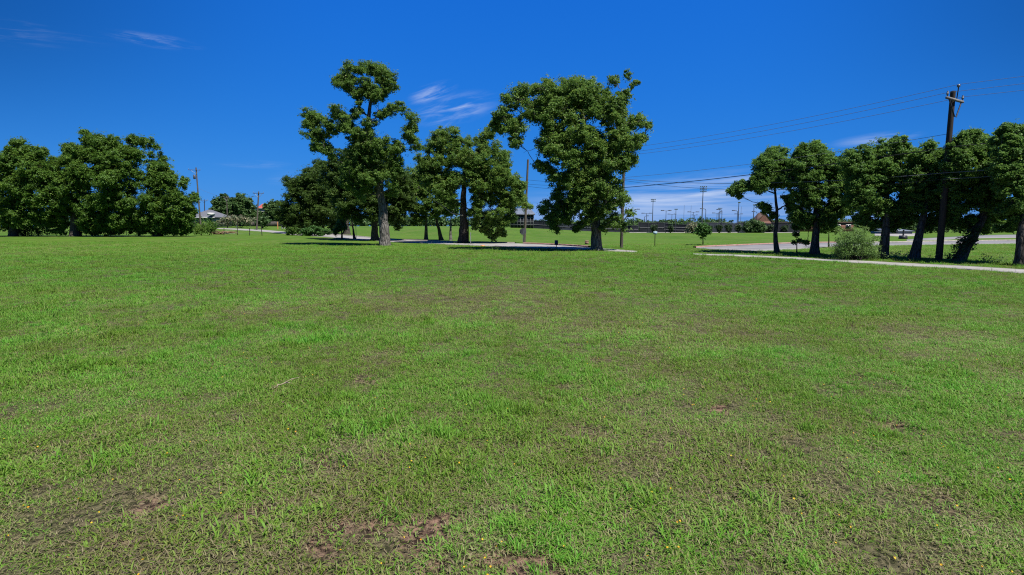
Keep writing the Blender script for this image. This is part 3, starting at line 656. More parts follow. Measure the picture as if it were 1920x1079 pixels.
def dead_limb(pxs, w):
    def go(root, d, rng):
        p = np.array([P(px, py, d - 1.5 + .2 * i) for i, (px, py) in enumerate(pxs)]); mb = MB(); mb.tube(p, np.linspace(w, w * .3, len(p)), 6)
        if w > .04: mb.tube(curve_between(rng, p[1], p[1] + [.5, -.2, .5], 5), np.linspace(w * .5, .01, 5), 5); mb.tube(curve_between(rng, p[2], p[2] + np.array([-.3, .2, -.6]) * (1 if w > .04 else .5), 5), np.linspace(w * .4, .01, 5), 5)
        mb.build('dead_branch', DEAD if w > .04 else DBARK, root, smooth=True)
    return go

OAKS_MID = 'large oaks on the lawn'
make_tree('oak_tree', 'tall oak with a bare grey trunk and a narrow lobed top above all the others', 'tree', (722, 462),
    [(721, 440), (719, 410), (716, 375), (711, 340), (703, 300), (692, 265), (688, 240), (692, 215), (695, 190), (697, 165)], 20,
    [(655, 128, 13), (690, 130, 17), (715, 136, 16), (733, 158, 13), (638, 155, 12), (660, 163, 14), (690, 163, 17), (716, 172, 16), (671, 183, 10), (701, 188, 10),
     (733, 206, 12), (752, 201, 11), (716, 216, 9), (775, 224, 13), (766, 250, 14), (780, 272, 13), (750, 275, 13),
     (573, 214, 12), (594, 226, 15), (584, 246, 17), (604, 256, 16), (592, 276, 11), (616, 280, 12), (630, 209, 13), (646, 224, 15), (626, 240, 14), (657, 243, 14), (670, 209, 11), (690, 232, 11), (674, 265, 15),
     (690, 265, 19), (714, 267, 15), (668, 290, 19), (704, 295, 22), (735, 290, 16), (655, 315, 18), (690, 328, 22), (724, 330, 20), (745, 314, 14), (650, 343, 14), (680, 362, 16), (736, 360, 17)],
    11, group=OAKS_MID, fork=.36, thick=.55, tone=.44, flare=1.2, size=.12, clump=.21, dens=.85, nper=19)
make_tree('oak_tree', 'broad full crowned oak, right one of the two big trees on the lawn', 'tree', (1119, 471),
    [(1118, 450), (1117, 425), (1117, 395), (1115, 360), (1112, 320), (1106, 280), (1098, 240), (1090, 200)], 20.5,
    [(927, 236, 10), (945, 215, 17), (941, 243, 11), (965, 187, 21), (985, 171, 17), (1000, 205, 23), (970, 235, 18), (966, 264, 12), (1025, 166, 19), (1026, 200, 23), (1060, 165, 20), (1086, 162, 17), (1110, 166, 19),
     (1066, 200, 25), (1100, 202, 23), (1131, 182, 17), (1151, 151, 10), (1176, 141, 9), (1186, 160, 8), (1169, 176, 11), (1160, 202, 15), (1196, 155, 4), (1136, 221, 23), (1170, 236, 19), (1200, 226, 11), (1216, 240, 7), (1206, 260, 10), (1186, 270, 16),
     (1040, 240, 23), (1075, 250, 26), (1110, 260, 25), (1150, 265, 23), (1021, 270, 17), (1040, 290, 21), (1080, 300, 25), (1120, 305, 25), (1160, 310, 21), (1184, 300, 12), (1011, 310, 11), (1040, 330, 18), (1075, 345, 23), (1115, 345, 25), (1150, 350, 20),
     (1050, 370, 17), (1090, 385, 19), (1130, 390, 20), (1165, 375, 15), (1180, 400, 10), (1024, 390, 14), (1030, 415, 14), (1060, 405, 15), (1150, 413, 17), (1174, 428, 10), (1100, 412, 14), (1080, 430, 7), (1132, 428, 9), (1045, 430, 7)],
    12, group=OAKS_MID, fork=.30, thick=.62, tone=.50, flare=1.3, size=.125, extra=dead_limb([(1003, 279), (995, 283), (987, 284), (981, 288)], .016))
make_tree('oak_tree', 'rounded oak with a dark curved trunk and a pale dead limb on its left', 'tree', (868, 457),
    [(868, 435), (869, 405), (868, 375), (870, 345), (874, 315), (878, 285)], 18,
    [(822, 255, 15), (846, 254, 15), (806, 276, 15), (836, 280, 19), (872, 268, 14), (901, 264, 12), (916, 251, 12), (935, 240, 12), (860, 300, 21), (890, 300, 21), (920, 290, 19), (945, 300, 15), (816, 306, 16), (836, 330, 19), (806, 340, 16),
     (906, 330, 20), (940, 330, 19), (965, 340, 15), (970, 370, 17), (985, 384, 9), (930, 365, 21), (900, 370, 19), (946, 395, 17), (916, 405, 19), (890, 400, 13), (936, 424, 11), (945, 440, 6), (916, 433, 9), (830, 360, 17), (851, 382, 11), (880, 335, 16), (960, 411, 10), (848, 345, 15), (846, 370, 12), (790, 300, 12), (795, 320, 12), (975, 350, 12), (925, 330, 16), (905, 430, 8), (925, 445, 7), (893, 425, 8), (812, 330, 14)],
    13, group=OAKS_MID, fork=.42, thick=.7, tone=.55, bark=DBARK, extra=dead_limb([(868, 405), (846, 400), (832, 388), (815, 378), (803, 372)], .06))
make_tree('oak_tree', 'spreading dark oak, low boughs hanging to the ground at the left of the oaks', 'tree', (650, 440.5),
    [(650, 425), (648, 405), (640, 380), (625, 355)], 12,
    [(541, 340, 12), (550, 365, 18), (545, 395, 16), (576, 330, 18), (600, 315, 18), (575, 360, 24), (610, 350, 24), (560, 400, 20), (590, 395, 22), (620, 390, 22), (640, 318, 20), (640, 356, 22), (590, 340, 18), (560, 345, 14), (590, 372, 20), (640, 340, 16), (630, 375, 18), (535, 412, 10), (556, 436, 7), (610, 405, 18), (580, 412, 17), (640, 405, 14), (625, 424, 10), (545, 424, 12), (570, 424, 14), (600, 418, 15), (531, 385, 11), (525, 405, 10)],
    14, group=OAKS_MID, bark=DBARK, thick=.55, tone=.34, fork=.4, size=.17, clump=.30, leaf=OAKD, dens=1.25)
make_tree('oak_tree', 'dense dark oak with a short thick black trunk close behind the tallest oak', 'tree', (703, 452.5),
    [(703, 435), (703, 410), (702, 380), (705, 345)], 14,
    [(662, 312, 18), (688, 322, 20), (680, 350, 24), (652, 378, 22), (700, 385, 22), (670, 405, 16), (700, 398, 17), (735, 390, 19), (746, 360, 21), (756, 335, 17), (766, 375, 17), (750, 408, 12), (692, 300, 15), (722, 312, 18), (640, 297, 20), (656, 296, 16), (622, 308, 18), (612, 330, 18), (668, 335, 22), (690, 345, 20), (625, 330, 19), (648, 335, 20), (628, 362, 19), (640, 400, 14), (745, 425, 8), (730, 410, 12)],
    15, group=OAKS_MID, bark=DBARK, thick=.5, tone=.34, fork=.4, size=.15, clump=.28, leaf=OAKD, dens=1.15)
make_tree('oak_tree', 'young oak with a thin leaning trunk under the dark boughs', 'tree', (665, 449), [(663, 437), (661, 424), (658, 405)], 5,
    [(655, 395, 13), (642, 404, 11), (660, 382, 12), (640, 420, 7)], 16, group=OAKS_MID, bark=DBARK, tone=.36, size=.2)
make_tree('oak_sapling', 'short thin stemmed oak sapling with pale leaves under the dark boughs', 'tree', (641, 449), [(641, 440), (641, 428), (643, 418)], 4,
    [(633, 430, 7), (646, 426, 7), (640, 418, 7), (628, 436, 5)], 17, bark=DBARK, tone=.6, size=.16, clump=.25, leaf=YOUNG)
make_tree('bush', 'light green bush at the road edge below the hanging oak boughs', 'bush', (590, 443.5), [(590, 440), (590, 436)], 4,
    [(572, 434, 8), (588, 430, 10), (604, 434, 9), (618, 437, 6), (580, 439, 6), (600, 440, 6)], 18, bark=DBARK, tone=.6, size=.18, clump=.3, leaf=YOUNG)
make_tree('bush', 'small dark bush at the bend of the road under the outermost oak bough', 'bush', (548, 442.5), [(548, 440), (548, 437)], 3,
    [(546, 435, 7), (556, 432, 7), (540, 438, 4), (560, 438, 4)], 19, bark=DBARK, tone=.35, size=.18, clump=.3)
BEY = 'oaks standing beyond the road'
make_tree('oak_tree', 'oak with a straight grey trunk beyond the road, left of the leaning one', 'tree', (799, 451), [(799, 435), (799, 415), (798, 390), (796, 365)], 7,
    [(772, 328, 16), (786, 345, 20), (802, 352, 17), (778, 372, 21), (800, 392, 17), (762, 390, 14), (776, 408, 9), (766, 350, 14), (812, 325, 14), (748, 330, 15), (752, 362, 15), (742, 395, 12), (792, 315, 15), (745, 420, 8), (790, 412, 10)], 20, group=BEY, tone=.52, thick=.8, size=.16, clump=.29)
make_tree('oak_tree', 'oak with a trunk leaning left beyond the road, second behind the pale dead limb', 'tree', (828, 451.5), [(825, 440), (820, 420), (815, 400), (812, 380)], 8,
    [(815, 372, 16), (832, 394, 14), (815, 402, 12), (800, 380, 12), (836, 372, 13), (848, 350, 14)], 21, group=BEY, bark=DBARK, tone=.42, thick=.8, size=.16, clump=.29)
make_tree('oak_tree', 'slim oak with a mossy upright trunk beyond the road, nearest the dark curved trunk', 'tree', (845, 452), [(845, 440), (845, 420), (846, 400)], 6,
    [(848, 386, 12), (842, 400, 10), (856, 396, 10), (846, 372, 11)], 22, group=BEY, tone=.45, size=.2, clump=.36)

ROW = 'row of oaks behind the lane'
make_tree('oak_tree', 'slender oak with a thin wavy trunk and one long bough reaching left', 'tree', (1458, 477),
    [(1455, 460), (1453, 440), (1457, 415), (1458, 395), (1455, 375), (1452, 350), (1450, 320)], 9.5,
    [(1372, 358, 8), (1400, 349, 8), (1390, 351, 10), (1387, 368, 5), (1410, 345, 10), (1426, 350, 10), (1430, 310, 15), (1446, 292, 14), (1441, 330, 16), (1466, 288, 12), (1466, 311, 16), (1470, 340, 16), (1428, 328, 10), (1436, 345, 11), (1426, 385, 6), (1440, 391, 8), (1450, 404, 6), (1490, 340, 11), (1480, 393, 8), (1478, 372, 7), (1482, 310, 10), (1415, 338, 8), (1440, 310, 12)],
    31, group=ROW, bark=DBARK, fork=.5, thick=.75, tone=.42, back=.9, lean=.13, grow=1.14, leaf=OAKR, size=.095, clump=.15, nper=21, dens=1.02, flare=1.5)
make_tree('oak_tree', 'round stout oak with a sprig of dark leaves low on its trunk', 'tree', (1527, 480),
    [(1528, 460), (1529, 440), (1530, 415), (1530, 385), (1530, 350), (1528, 315)], 16,
    [(1497, 286, 12), (1515, 281, 12), (1531, 277, 12), (1500, 310, 18), (1530, 302, 20), (1511, 336, 17), (1495, 365, 15), (1520, 360, 19), (1550, 350, 20), (1555, 320, 18), (1546, 292, 12), (1570, 302, 14), (1580, 330, 18), (1580, 365, 17), (1500, 394, 13), (1490, 409, 10), (1515, 404, 11), (1546, 400, 15), (1570, 395, 13), (1560, 418, 8), (1590, 393, 9), (1592, 350, 11), (1478, 332, 11), (1600, 328, 12), (1598, 378, 11), (1555, 412, 9), (1520, 415, 9), (1490, 335, 11), (1540, 418, 8), (1505, 420, 7), (1513, 456, 4)],
    32, group=ROW, bark=DBARK, fork=.42, thick=.62, tone=.44, back=.9, lean=.13, grow=1.14, leaf=OAKR, size=.095, clump=.15, nper=21, dens=1.02)
make_tree('oak_tree', 'widest oak of the row with a flared dark trunk, just right of the pale bush', 'tree', (1655, 487),
    [(1657, 465), (1660, 440), (1661, 410), (1662, 375), (1660, 335), (1658, 305)], 18,
    [(1602, 302, 15), (1592, 293, 11), (1626, 291, 17), (1650, 278, 15), (1680, 268, 13), (1692, 278, 12), (1615, 325, 20), (1650, 312, 21), (1685, 306, 20), (1710, 291, 12), (1620, 360, 20), (1655, 350, 23), (1690, 345, 20), (1615, 390, 14), (1640, 395, 18), (1675, 390, 18), (1600, 346, 12), (1700, 375, 15), (1641, 420, 8), (1686, 416, 8), (1715, 325, 13), (1718, 358, 12), (1700, 400, 11), (1608, 412, 8), (1625, 420, 8), (1672, 428, 7), (1700, 420, 7), (1662, 418, 8), (1588, 315, 13), (1592, 370, 12)],
    33, group=ROW, bark=DBARK, fork=.42, thick=.62, tone=.42, back=.9, lean=.13, grow=1.14, leaf=OAKR, size=.095, clump=.15, nper=21, dens=1.02)
make_tree('oak_tree', 'oak whose dark trunk leans right towards the utility pole', 'tree', (1713, 489),
    [(1718, 465), (1725, 435), (1733, 405), (1738, 375), (1742, 340), (1742, 305)], 17,
    [(1741, 271, 9), (1746, 291, 13), (1726, 311, 16), (1760, 316, 15), (1736, 340, 20), (1766, 350, 18), (1746, 375, 20), (1721, 385, 17), (1770, 385, 15), (1756, 408, 12), (1736, 422, 8), (1716, 408, 8), (1722, 292, 10), (1702, 350, 12), (1706, 384, 12), (1694, 414, 8), (1742, 430, 7), (1775, 408, 11), (1700, 330, 12), (1780, 330, 12), (1776, 375, 13), (1762, 290, 10), (1768, 420, 7)],
    34, group=ROW, bark=DBARK, fork=.45, thick=.65, tone=.42, back=.9, lean=.13, grow=1.14, leaf=OAKR, size=.095, clump=.15, nper=21, dens=1.02)
def ivy(root, d, rng):
    p = np.array([P(px, py, d) for px, py in ((1797, 486), (1806, 470), (1812, 460), (1822, 448), (1834, 430))]); c = []; od = []
    for i in range(150):
        t = rng.uniform(0, len(p) - 1.01); k = int(t); q = p[k] + (p[k + 1] - p[k]) * (t - k); v = rng.normal(0, 1, 3); v /= np.linalg.norm(v)
        c.append(q + v * rng.uniform(.22, .42) + [-.12, 0, .02]); od.append(v)
    mb = MB(); v, f, t = leaf_quads(rng, np.array(c), np.array(od), 10, .13, .10, .9, .45); mb.add(v, f, t); mb.build('ivy', IVY, root)
make_tree('oak_tree', 'strongly leaning oak with ivy wrapped round its slanting trunk', 'tree', (1793, 493),
    [(1806, 474), (1820, 455), (1834, 430), (1844, 405), (1848, 370), (1846, 330), (1842, 290)], 20,
    [(1802, 267, 12), (1811, 252, 9), (1831, 258, 13), (1796, 291, 16), (1826, 286, 17), (1850, 273, 12), (1811, 320, 19), (1846, 311, 19), (1791, 340, 16), (1821, 355, 21), (1856, 345, 19), (1801, 383, 16), (1836, 385, 18), (1866, 380, 16), (1791, 403, 9), (1866, 408, 11), (1821, 412, 8), (1780, 310, 12), (1777, 355, 13), (1788, 275, 10), (1868, 295, 14), (1862, 322, 14), (1862, 372, 14), (1870, 412, 10), (1784, 425, 7), (1812, 425, 8), (1838, 428, 7), (1870, 345, 15), (1845, 412, 9), (1800, 415, 8), (1850, 432, 6)],
    35, group=ROW, bark=DBARK, fork=.4, thick=.62, tone=.42, back=.9, lean=.13, grow=1.14, leaf=OAKR, size=.095, clump=.15, nper=21, dens=1.02, extra=ivy, flare=1.2)
make_tree('oak_tree', 'oak at the right end of the row with a thick dark trunk', 'tree', (1918, 500),
    [(1919, 470), (1918, 440), (1922, 405), (1925, 370), (1925, 330), (1922, 290)], 24,
    [(1866, 262, 9), (1881, 247, 11), (1893, 242, 11), (1915, 243, 13), (1881, 275, 17), (1911, 275, 18), (1886, 310, 19), (1916, 310, 20), (1891, 345, 20), (1921, 345, 20), (1900, 380, 18), (1881, 400, 11), (1906, 403, 13), (1872, 428, 6), (1891, 428, 7), (1945, 262, 20), (1950, 300, 24), (1948, 340, 24), (1942, 380, 19), (1970, 320, 22)],
    36, group=ROW, bark=DBARK, fork=.42, thick=.7, tone=.38, back=.9, lean=.13, grow=1.14, leaf=OAKR, size=.095, clump=.15, nper=21, dens=1.02)
# pale willow-like bush and small trees near the row
def bush(name, label, cat, base_px, blobs, seed, leaf, size, clump, stems=6, **kw):
    rng = np.random.default_rng(seed); b = G(*base_px); d = b[1]; k = px2m(d); root = thing(name, label, cat, tuple(b), kw.get('group')); mb = MB(); cl = MB()
    cen = []
    for px, py, r in blobs:
        for o in ((-.5, .5) if r * k > .25 else (0,)):
            c = P(px, py, d + o * r * k * 1.6); c[2] = max(c[2], b[2] + .1); cen.append((c, r * k))
    for c, r in cen:
        for _ in range(max(1, stems // 3)):
            s = b + [rng.normal(0, .12), rng.normal(0, .12), -.05]; e, _o = shell_points(rng, c, r * .8, 1, .5)
            mb.tube(curve_between(rng, s, e[0], 7, .1, .06), np.linspace(.022, .006, 7), 5, cap=False)
    mb.build('stems', DBARK, root, smooth=True)
    for c, r in cen:
        m = max(3, int(kw.get('dens', 1.0) * 5 * (r / clump) ** 1.9)); pts, od = shell_points(rng, c, np.array([r, r, r * .9]), m, .4)
        pts[:, 2] = np.maximum(pts[:, 2], b[2] + .04)
        v, f, t = leaf_quads(rng, pts, od, kw.get('nper', 14), clump, size, kw.get('flat', .8), kw.get('tone', .5), aspect=kw.get('aspect', .5), droop=kw.get('droop', 0), up=kw.get('up', .6)); cl.add(v, f, t)
    cl.build('foliage', leaf, root); return root
bush('bush', 'large pale green feathery bush between the oak trunks behind the lane', 'bush', (1605, 488.3),
     [(1585, 452, 15), (1605, 445, 15), (1625, 455, 15), (1580, 470, 14), (1605, 468, 16), (1630, 470, 13), (1570, 478, 8), (1640, 478, 8), (1612, 437, 9), (1590, 440, 8), (1596, 480, 9), (1620, 481, 8), (1574, 433, 5), (1622, 429, 5), (1641, 447, 6), (1563, 461, 6), (1600, 428, 4), (1646, 463, 5)], 41, WILLOW, .11, .2, 6, aspect=.26, up=.5, nper=24, dens=1.5, tone=.48)
make_tree('sapling', 'thin sapling with light leaves left of the second oak trunk', 'tree', (1494, 474.5), [(1494, 465), (1494, 450), (1494, 432), (1495, 418)], 2.2,
    [(1494, 425, 7), (1499, 412, 8), (1489, 455, 3), (1500, 452, 3), (1493, 440, 3), (1502, 428, 6)], 42, leaf=YOUNG, bark=DBARK, size=.13, clump=.22, tone=.6)
make_tree('young_tree', 'small round topped tree with a thin dark stem at the side road edge', 'tree', (1554, 465.5), [(1554, 455), (1554, 442), (1554, 430)], 3.4,
    [(1545, 428, 9), (1562, 428, 9), (1554, 420, 10), (1570, 432, 6), (1538, 432, 6)], 43, leaf=OAK, bark=DBARK, size=.17, clump=.3, tone=.4)
make_tree('young_tree', 'bright green young tree with a thin stem alone on the grass bank', 'tree', (1318, 460.5), [(1318, 452), (1318, 444), (1318, 432)], 2.4,
    [(1310, 438, 6), (1318, 430, 7), (1326, 436, 6), (1314, 424, 5), (1322, 425, 5), (1318, 442, 6), (1308, 432, 4), (1327, 429, 4)], 44, leaf=YOUNG, bark=DBARK, size=.17, clump=.3, tone=.5)

# left clump
LC = 'leafy trees at the left edge of the field'
LK = dict(leaf=ELM, bark=DBARK, depth=66, thick=.55, size=.24, clump=.42, nper=24, aspect=.45, droop=.8, flat=.75, fork=.25, group=LC, tone=.5, dens=1.35)
make_tree('leafy_tree', 'leafy tree at the far left with a feathery pointed top', 'tree', (25, 443), [(25, 420), (28, 390), (32, 350), (34, 310)], 13,
    [(36, 272, 13), (20, 286, 12), (56, 286, 13), (82, 286, 8), (14, 310, 18), (50, 310, 20), (86, 312, 17), (102, 300, 8), (20, 345, 22), (60, 340, 22), (96, 340, 18), (30, 380, 20), (70, 375, 21), (104, 370, 17), (90, 400, 14), (112, 392, 12), (-20, 320, 28), (-22, 370, 28), (-15, 410, 20), (118, 345, 13), (116, 372, 13), (112, 325, 10), (60, 404, 18), (30, 410, 18), (95, 418, 11), (112, 412, 9), (5, 405, 18)], 51, **LK)
make_tree('leafy_tree', 'biggest leafy tree of the left clump, broad dome over a black trunk', 'tree', (141, 443), [(140, 425), (140, 405), (148, 370), (165, 335), (185, 300)], 16,
    [(160, 250, 9), (166, 262, 11), (190, 266, 15), (216, 268, 15), (250, 264, 12), (280, 267, 12), (130, 281, 11), (150, 286, 14), (180, 296, 19), (216, 300, 21), (252, 296, 20), (140, 320, 19), (175, 335, 23), (215, 340, 23), (253, 335, 22), (130, 360, 18), (165, 375, 21), (205, 380, 22), (245, 375, 22), (125, 393, 11), (190, 408, 15), (225, 412, 15), (290, 285, 14), (165, 405, 12), (172, 424, 9), (195, 425, 11), (222, 428, 11), (115, 408, 10), (152, 392, 14), (205, 436, 6), (240, 420, 12), (180, 436, 5), (118, 300, 9), (116, 335, 13), (114, 385, 12), (108, 428, 10), (122, 424, 9), (118, 437, 6), (160, 430, 9), (152, 416, 9), (98, 436, 6)], 52, **LK)
make_tree('leafy_tree', 'leafy tree on the right of the left clump, foliage hanging to the ground', 'tree', (297, 443), [(297, 425), (296, 400), (292, 365), (288, 330)], 13,
    [(306, 310, 13), (296, 335, 18), (320, 336, 11), (285, 370, 20), (320, 365, 16), (344, 347, 8), (260, 408, 17), (296, 403, 18), (331, 395, 17), (350, 380, 11), (300, 424, 12), (331, 424, 13), (350, 420, 12), (361, 400, 9), (365, 372, 7), (340, 434, 7), (272, 430, 10), (242, 432, 7), (285, 312, 12), (258, 428, 12), (315, 412, 15), (275, 415, 14), (312, 433, 8), (262, 437, 6), (290, 436, 7), (328, 437, 6), (352, 434, 7), (344, 405, 12), (355, 390, 9), (338, 372, 12)], 53, **LK)
bush('shrub', 'rounded shrub at the foot of the far left tree', 'shrub', (45, 443.5), [(12, 420, 15), (40, 412, 17), (62, 420, 14), (86, 430, 9), (28, 431, 11), (60, 402, 10), (4, 402, 13), (76, 436, 6), (50, 434, 9)], 54, ELM, .26, .5, 6, tone=.5, aspect=.42, dens=1.2, droop=.6, nper=22)
bush('shrub', 'low light green shrub just right of the left clump', 'shrub', (378, 442.5), [(372, 428, 8), (384, 424, 8), (378, 434, 7), (368, 436, 5)], 55, ELM, .2, .35, 4, tone=.75)
bush('shrub', 'dark rounded shrub beside the pile of dead branches', 'shrub', (394, 442), [(392, 424, 7), (398, 430, 7), (390, 434, 6), (400, 420, 5), (404, 426, 4)], 56, ELM, .18, .3, 4, tone=.3)
bush('shrub', 'pale green shrubs hiding the wall of the grey roofed house', 'shrub', (388, 427), [(368, 416, 7), (378, 414, 6), (388, 415, 6), (398, 416, 6), (406, 419, 5), (374, 421, 5), (392, 421, 5)], 57, YOUNG, .35, .6, 4, tone=.8)
def brush_pile():
    rng = np.random.default_rng(9); b = G(416, 440.5); root = thing('branch_pile', 'pile of brown dead branches lying at the edge of the field', 'branch pile', tuple(b)); mb = MB()
    for i in range(22):
        s = b + [rng.uniform(-1.5, 1.3), rng.uniform(-.3, .3), rng.uniform(.05, .35)]; e = s + [rng.uniform(.6, 1.8) * rng.choice([-1, 1]), rng.normal(0, .3), rng.uniform(-.15, .3)]
        e[2] = max(e[2], b[2] + .05); mb.tube(curve_between(rng, s, e, 6, .1, .05), np.linspace(rng.uniform(.05, .12), .02, 6), 6)
    mb.build('branches', simple('dead_brown_branches', (.10, .06, .035), (.24, .16, .10), .9, 5), root, smooth=True)
brush_pile()

# trees and hedges far behind
BGT = 'trees behind the houses'
BK = dict(leaf=FAR, bark=DBARK, depth=150, thick=.8, size=.55, clump=.9, nper=22, dens=1.2, group=BGT, fork=.3, tone=.5, twigs=1)
make_tree('tree', 'tree with a notched top right of the grey roofed house', 'tree', (414, 420), [(414, 405), (415, 390)], 5, [(404, 379, 7), (420, 371, 7), (413, 388, 10), (401, 394, 8), (424, 384, 8), (412, 402, 9), (402, 407, 7), (410, 380, 9), (418, 378, 8), (418, 395, 9), (426, 394, 7), (405, 400, 9), (420, 405, 9), (398, 412, 6), (426, 412, 7), (410, 412, 8)], 61, **BK)
make_tree('tree', 'round bright green tree between the two thin poles', 'tree', (448, 420), [(448, 405), (448, 390)], 5, [(452, 372, 8), (465, 378, 8), (444, 384, 11), (471, 390, 8), (431, 392, 10), (456, 395, 12), (440, 402, 10), (474, 400, 8), (460, 405, 9), (430, 406, 8), (448, 410, 9), (470, 412, 8), (440, 380, 9), (458, 383, 9), (425, 398, 8), (478, 410, 6)], 62, **BK)
make_tree('tree', 'bushy tree beside the red roof', 'tree', (515, 422), [(515, 410), (515, 395)], 5, [(506, 396, 8), (516, 386, 9), (521, 400, 10), (506, 409, 9), (533, 394, 10), (530, 412, 9), (498, 404, 7), (492, 410, 6), (506, 386, 7), (502, 391, 6), (512, 395, 9), (520, 412, 9), (540, 404, 9), (526, 402, 9), (488, 403, 5), (482, 409, 5)], 63, **BK)
make_tree('tree', 'small pointed tree standing before the dark fence at the road bend', 'tree', (492, 428), [(492, 422), (492, 414)], 3, [(492, 412, 6), (486, 416, 5), (499, 415, 6), (492, 421, 5)], 64, **{**BK, 'depth': 118, 'size': .4, 'clump': .6, 'tone': .3})
bush('hedge', 'long hedge with pale pink blossom before the far trees', 'hedge', (452, 428.2), [(420, 414, 6), (430, 411, 7), (440, 410, 7), (450, 412, 7), (460, 411, 6), (470, 413, 6), (480, 414, 5), (425, 419, 5), (445, 418, 5), (465, 419, 5), (412, 418, 5)], 65, BLOOM, .4, .6, 3, tone=.62)

# ---------------------------------------------------------------- utility poles and wires
def utility_pole(base, top, r, label, arm=None, m=POLE, transformer=False, group='utility poles along the lane'):
    """base, top: points; arm: (length left, length right, drop, angle)"""
    root = thing('utility_pole', label, 'utility pole', tuple(base), group)
    t = np.linspace(0, 1, 7)[:, None]; b0 = np.asarray(base) - [0, 0, .3]
    MB().tube(b0 + (np.asarray(top) - b0) * t, np.linspace(r, r * .72, 7), 14).build('pole', m, root, smooth=True)
    if arm:
        l, rr_, drop, a = arm; c = np.asarray(top) - [0, 0, drop]; u = np.array([math.cos(a), math.sin(a), 0]); f = np.array([-u[1], u[0], 0]); c = c - f * (r * .8 + .06)
        mid = c + u * (rr_ - l) / 2
        MB().box(mid, (l + rr_, .085, .095), a).build('crossarm', GPOLE if m is not POLE else simple('grey_arm_wood', (.12, .12, .12), (.2, .2, .2), .9, 5), root)
        br = MB()
        if l > .5: br.tube([c - u * l * .72 - [0, 0, .05], c - u * r * .6 - [0, 0, .75]], .03, 6)
        if rr_ > .5: br.tube([c + u * rr_ * .72 - [0, 0, .05], c + u * r * .6 - [0, 0, .75]], .03, 6)
        if br.v: br.build('brace', GALV if m is not POLE else LAMPD, root)
        for s in ([-l * .93] if l > .3 else []) + ([rr_ * .9] if rr_ > .2 else []):
            q = c + u * s + [0, 0, .06]; MB().tube([q, q + [0, 0, .07], q + [0, 0, .09], q + [0, 0, .13], q + [0, 0, .15], q + [0, 0, .24]], [.025, .025, .055, .055, .035, .03], 10).build('insulator', PORC, root, smooth=True)
    if transformer:
        q = np.asarray(top) - [0, 0, 2.0] + [-.42, -.1, 0]
        MB().tube([q - [0, 0, .45], q - [0, 0, .43], q + [0, 0, .40], q + [0, 0, .46]], [.20, .24, .24, .12], 14).build('transformer', LAMPG, root, smooth=True)
    return root
pole_base = G(1760, 491); D0 = pole_base[1]
pole_top = P(1787, 172, D0)
pole1 = utility_pole(pole_base, pole_top, .148, 'tall black utility pole with a short left arm, standing before the oak row', (1.1, .68, .45, R(31)))
pin = np.asarray(pole_top); MB().tube([pin + [.16, -.05, -.45], pin + [.2, -.05, .1], pin + [.2, -.05, .3]], .022, 6).build('pin', LAMPD, pole1)
MB().tube([pin + [.2, -.05, .16], pin + [.2, -.05, .2], pin + [.2, -.05, .27], pin + [.2, -.05, .31]], [.03, .07, .07, .03], 8).build('insulator', PORC, pole1, smooth=True)
b2 = G(1165, 466.5); top2 = np.array([b2[0] + .05, b2[1], P(1165, 286, b2[1])[2]])
utility_pole(b2, top2, .125, 'grey brown utility pole half hidden in the right side of the centre oak', (.9, .4, .5, R(-6)), GPOLE)
b3 = G(983, 455.5); top3 = P(990, 300, b3[1])
utility_pole(b3, top3, .14, 'weathered utility pole beside the grey round sign, left of the centre oak', None, GPOLE)
b0 = np.array([33.5, 9.0, 0.0]); top0 = np.array([33.5, 9.0, 7.6])
utility_pole(b0, top0, .18, 'next black utility pole of the line, out to the right', (1.0, .4, .55, R(-6)))
def wire(a, b, sag, r, m, label, group='overhead wires along the lane'):
    t = np.linspace(0, 1, 33)[:, None]; p = np.asarray(a) * (1 - t) + np.asarray(b) * t; p[:, 2] -= (4 * sag * t * (1 - t))[:, 0]
    tag(MB().tube(p, r, 5).build('overhead_wire', m, smooth=True), label, 'wire', group)
u6 = np.array([math.cos(R(31)), math.sin(R(31)), 0])
def att(top, which):
    top = np.asarray(top)
    return {'pin': top + [.2, -.05, .3], 'l': top - [0, 0, .22] - u6 * 1.02 + [.1, -.17, 0], 'r': top - [0, 0, .22] + u6 * .61 + [.1, -.17, 0]}[which]
for which, lab in (('pin', 'top'), ('l', 'left arm'), ('r', 'right arm')):
    t2 = top2 + {'pin': np.array([0.2, 0, .3]), 'l': np.array([-.85, -.2, -.2]), 'r': np.array([.36, -.2, -.25])}[which]
    wire(att(pole_top, which), t2, .25, .009, WIREG, {'pin': 'highest thin wire from the black pole top to the centre oak', 'l': 'thin wire from the left arm of the black pole to the centre oak', 'r': 'lower thin wire of the three from the black pole to the centre oak'}[which])
    wire(att(pole_top, which), att(top0, which), .2, .008, WIREG, {'pin': 'highest faint wire leaving the black pole to the right', 'l': 'middle faint wire leaving the black pole to the right', 'r': 'lowest faint wire leaving the black pole to the right'}[which])
def zat(px, py, d): return P(px, py, d)
wire(P(1783, 251, D0), P(1166, 334, b2[1]), .22, .010, WIREG, 'faint wire above the oak row between the two near poles')
wire(P(1777, 277, D0 - .2), P(1163, 353, b2[1]), .18, .022, WIRE, 'thick black cable rising rightwards across the oak crowns')
wire(P(1777, 277, D0 - .2), np.array([33.3, 8.9, 6.3]), .2, .017, WIRE, 'black cable running right from the black pole through the leaning oak')
wire(P(1772, 325, D0 - .25), P(1164, 336, b2[1]), .42, .014, WIREG, 'pale grey cable sagging across the middle of the oak row')
wire(P(1772, 325, D0 - .25), np.array([33.3, 8.9, 4.9]), .2, .014, WIREG, 'pale grey cable running right from the black pole in front of the last oak')
wire(P(1769, 337, D0 - .25), P(1162, 338, b2[1]), .62, .010, WIRE, 'lowest dark cable under the pale grey one across the oak row')
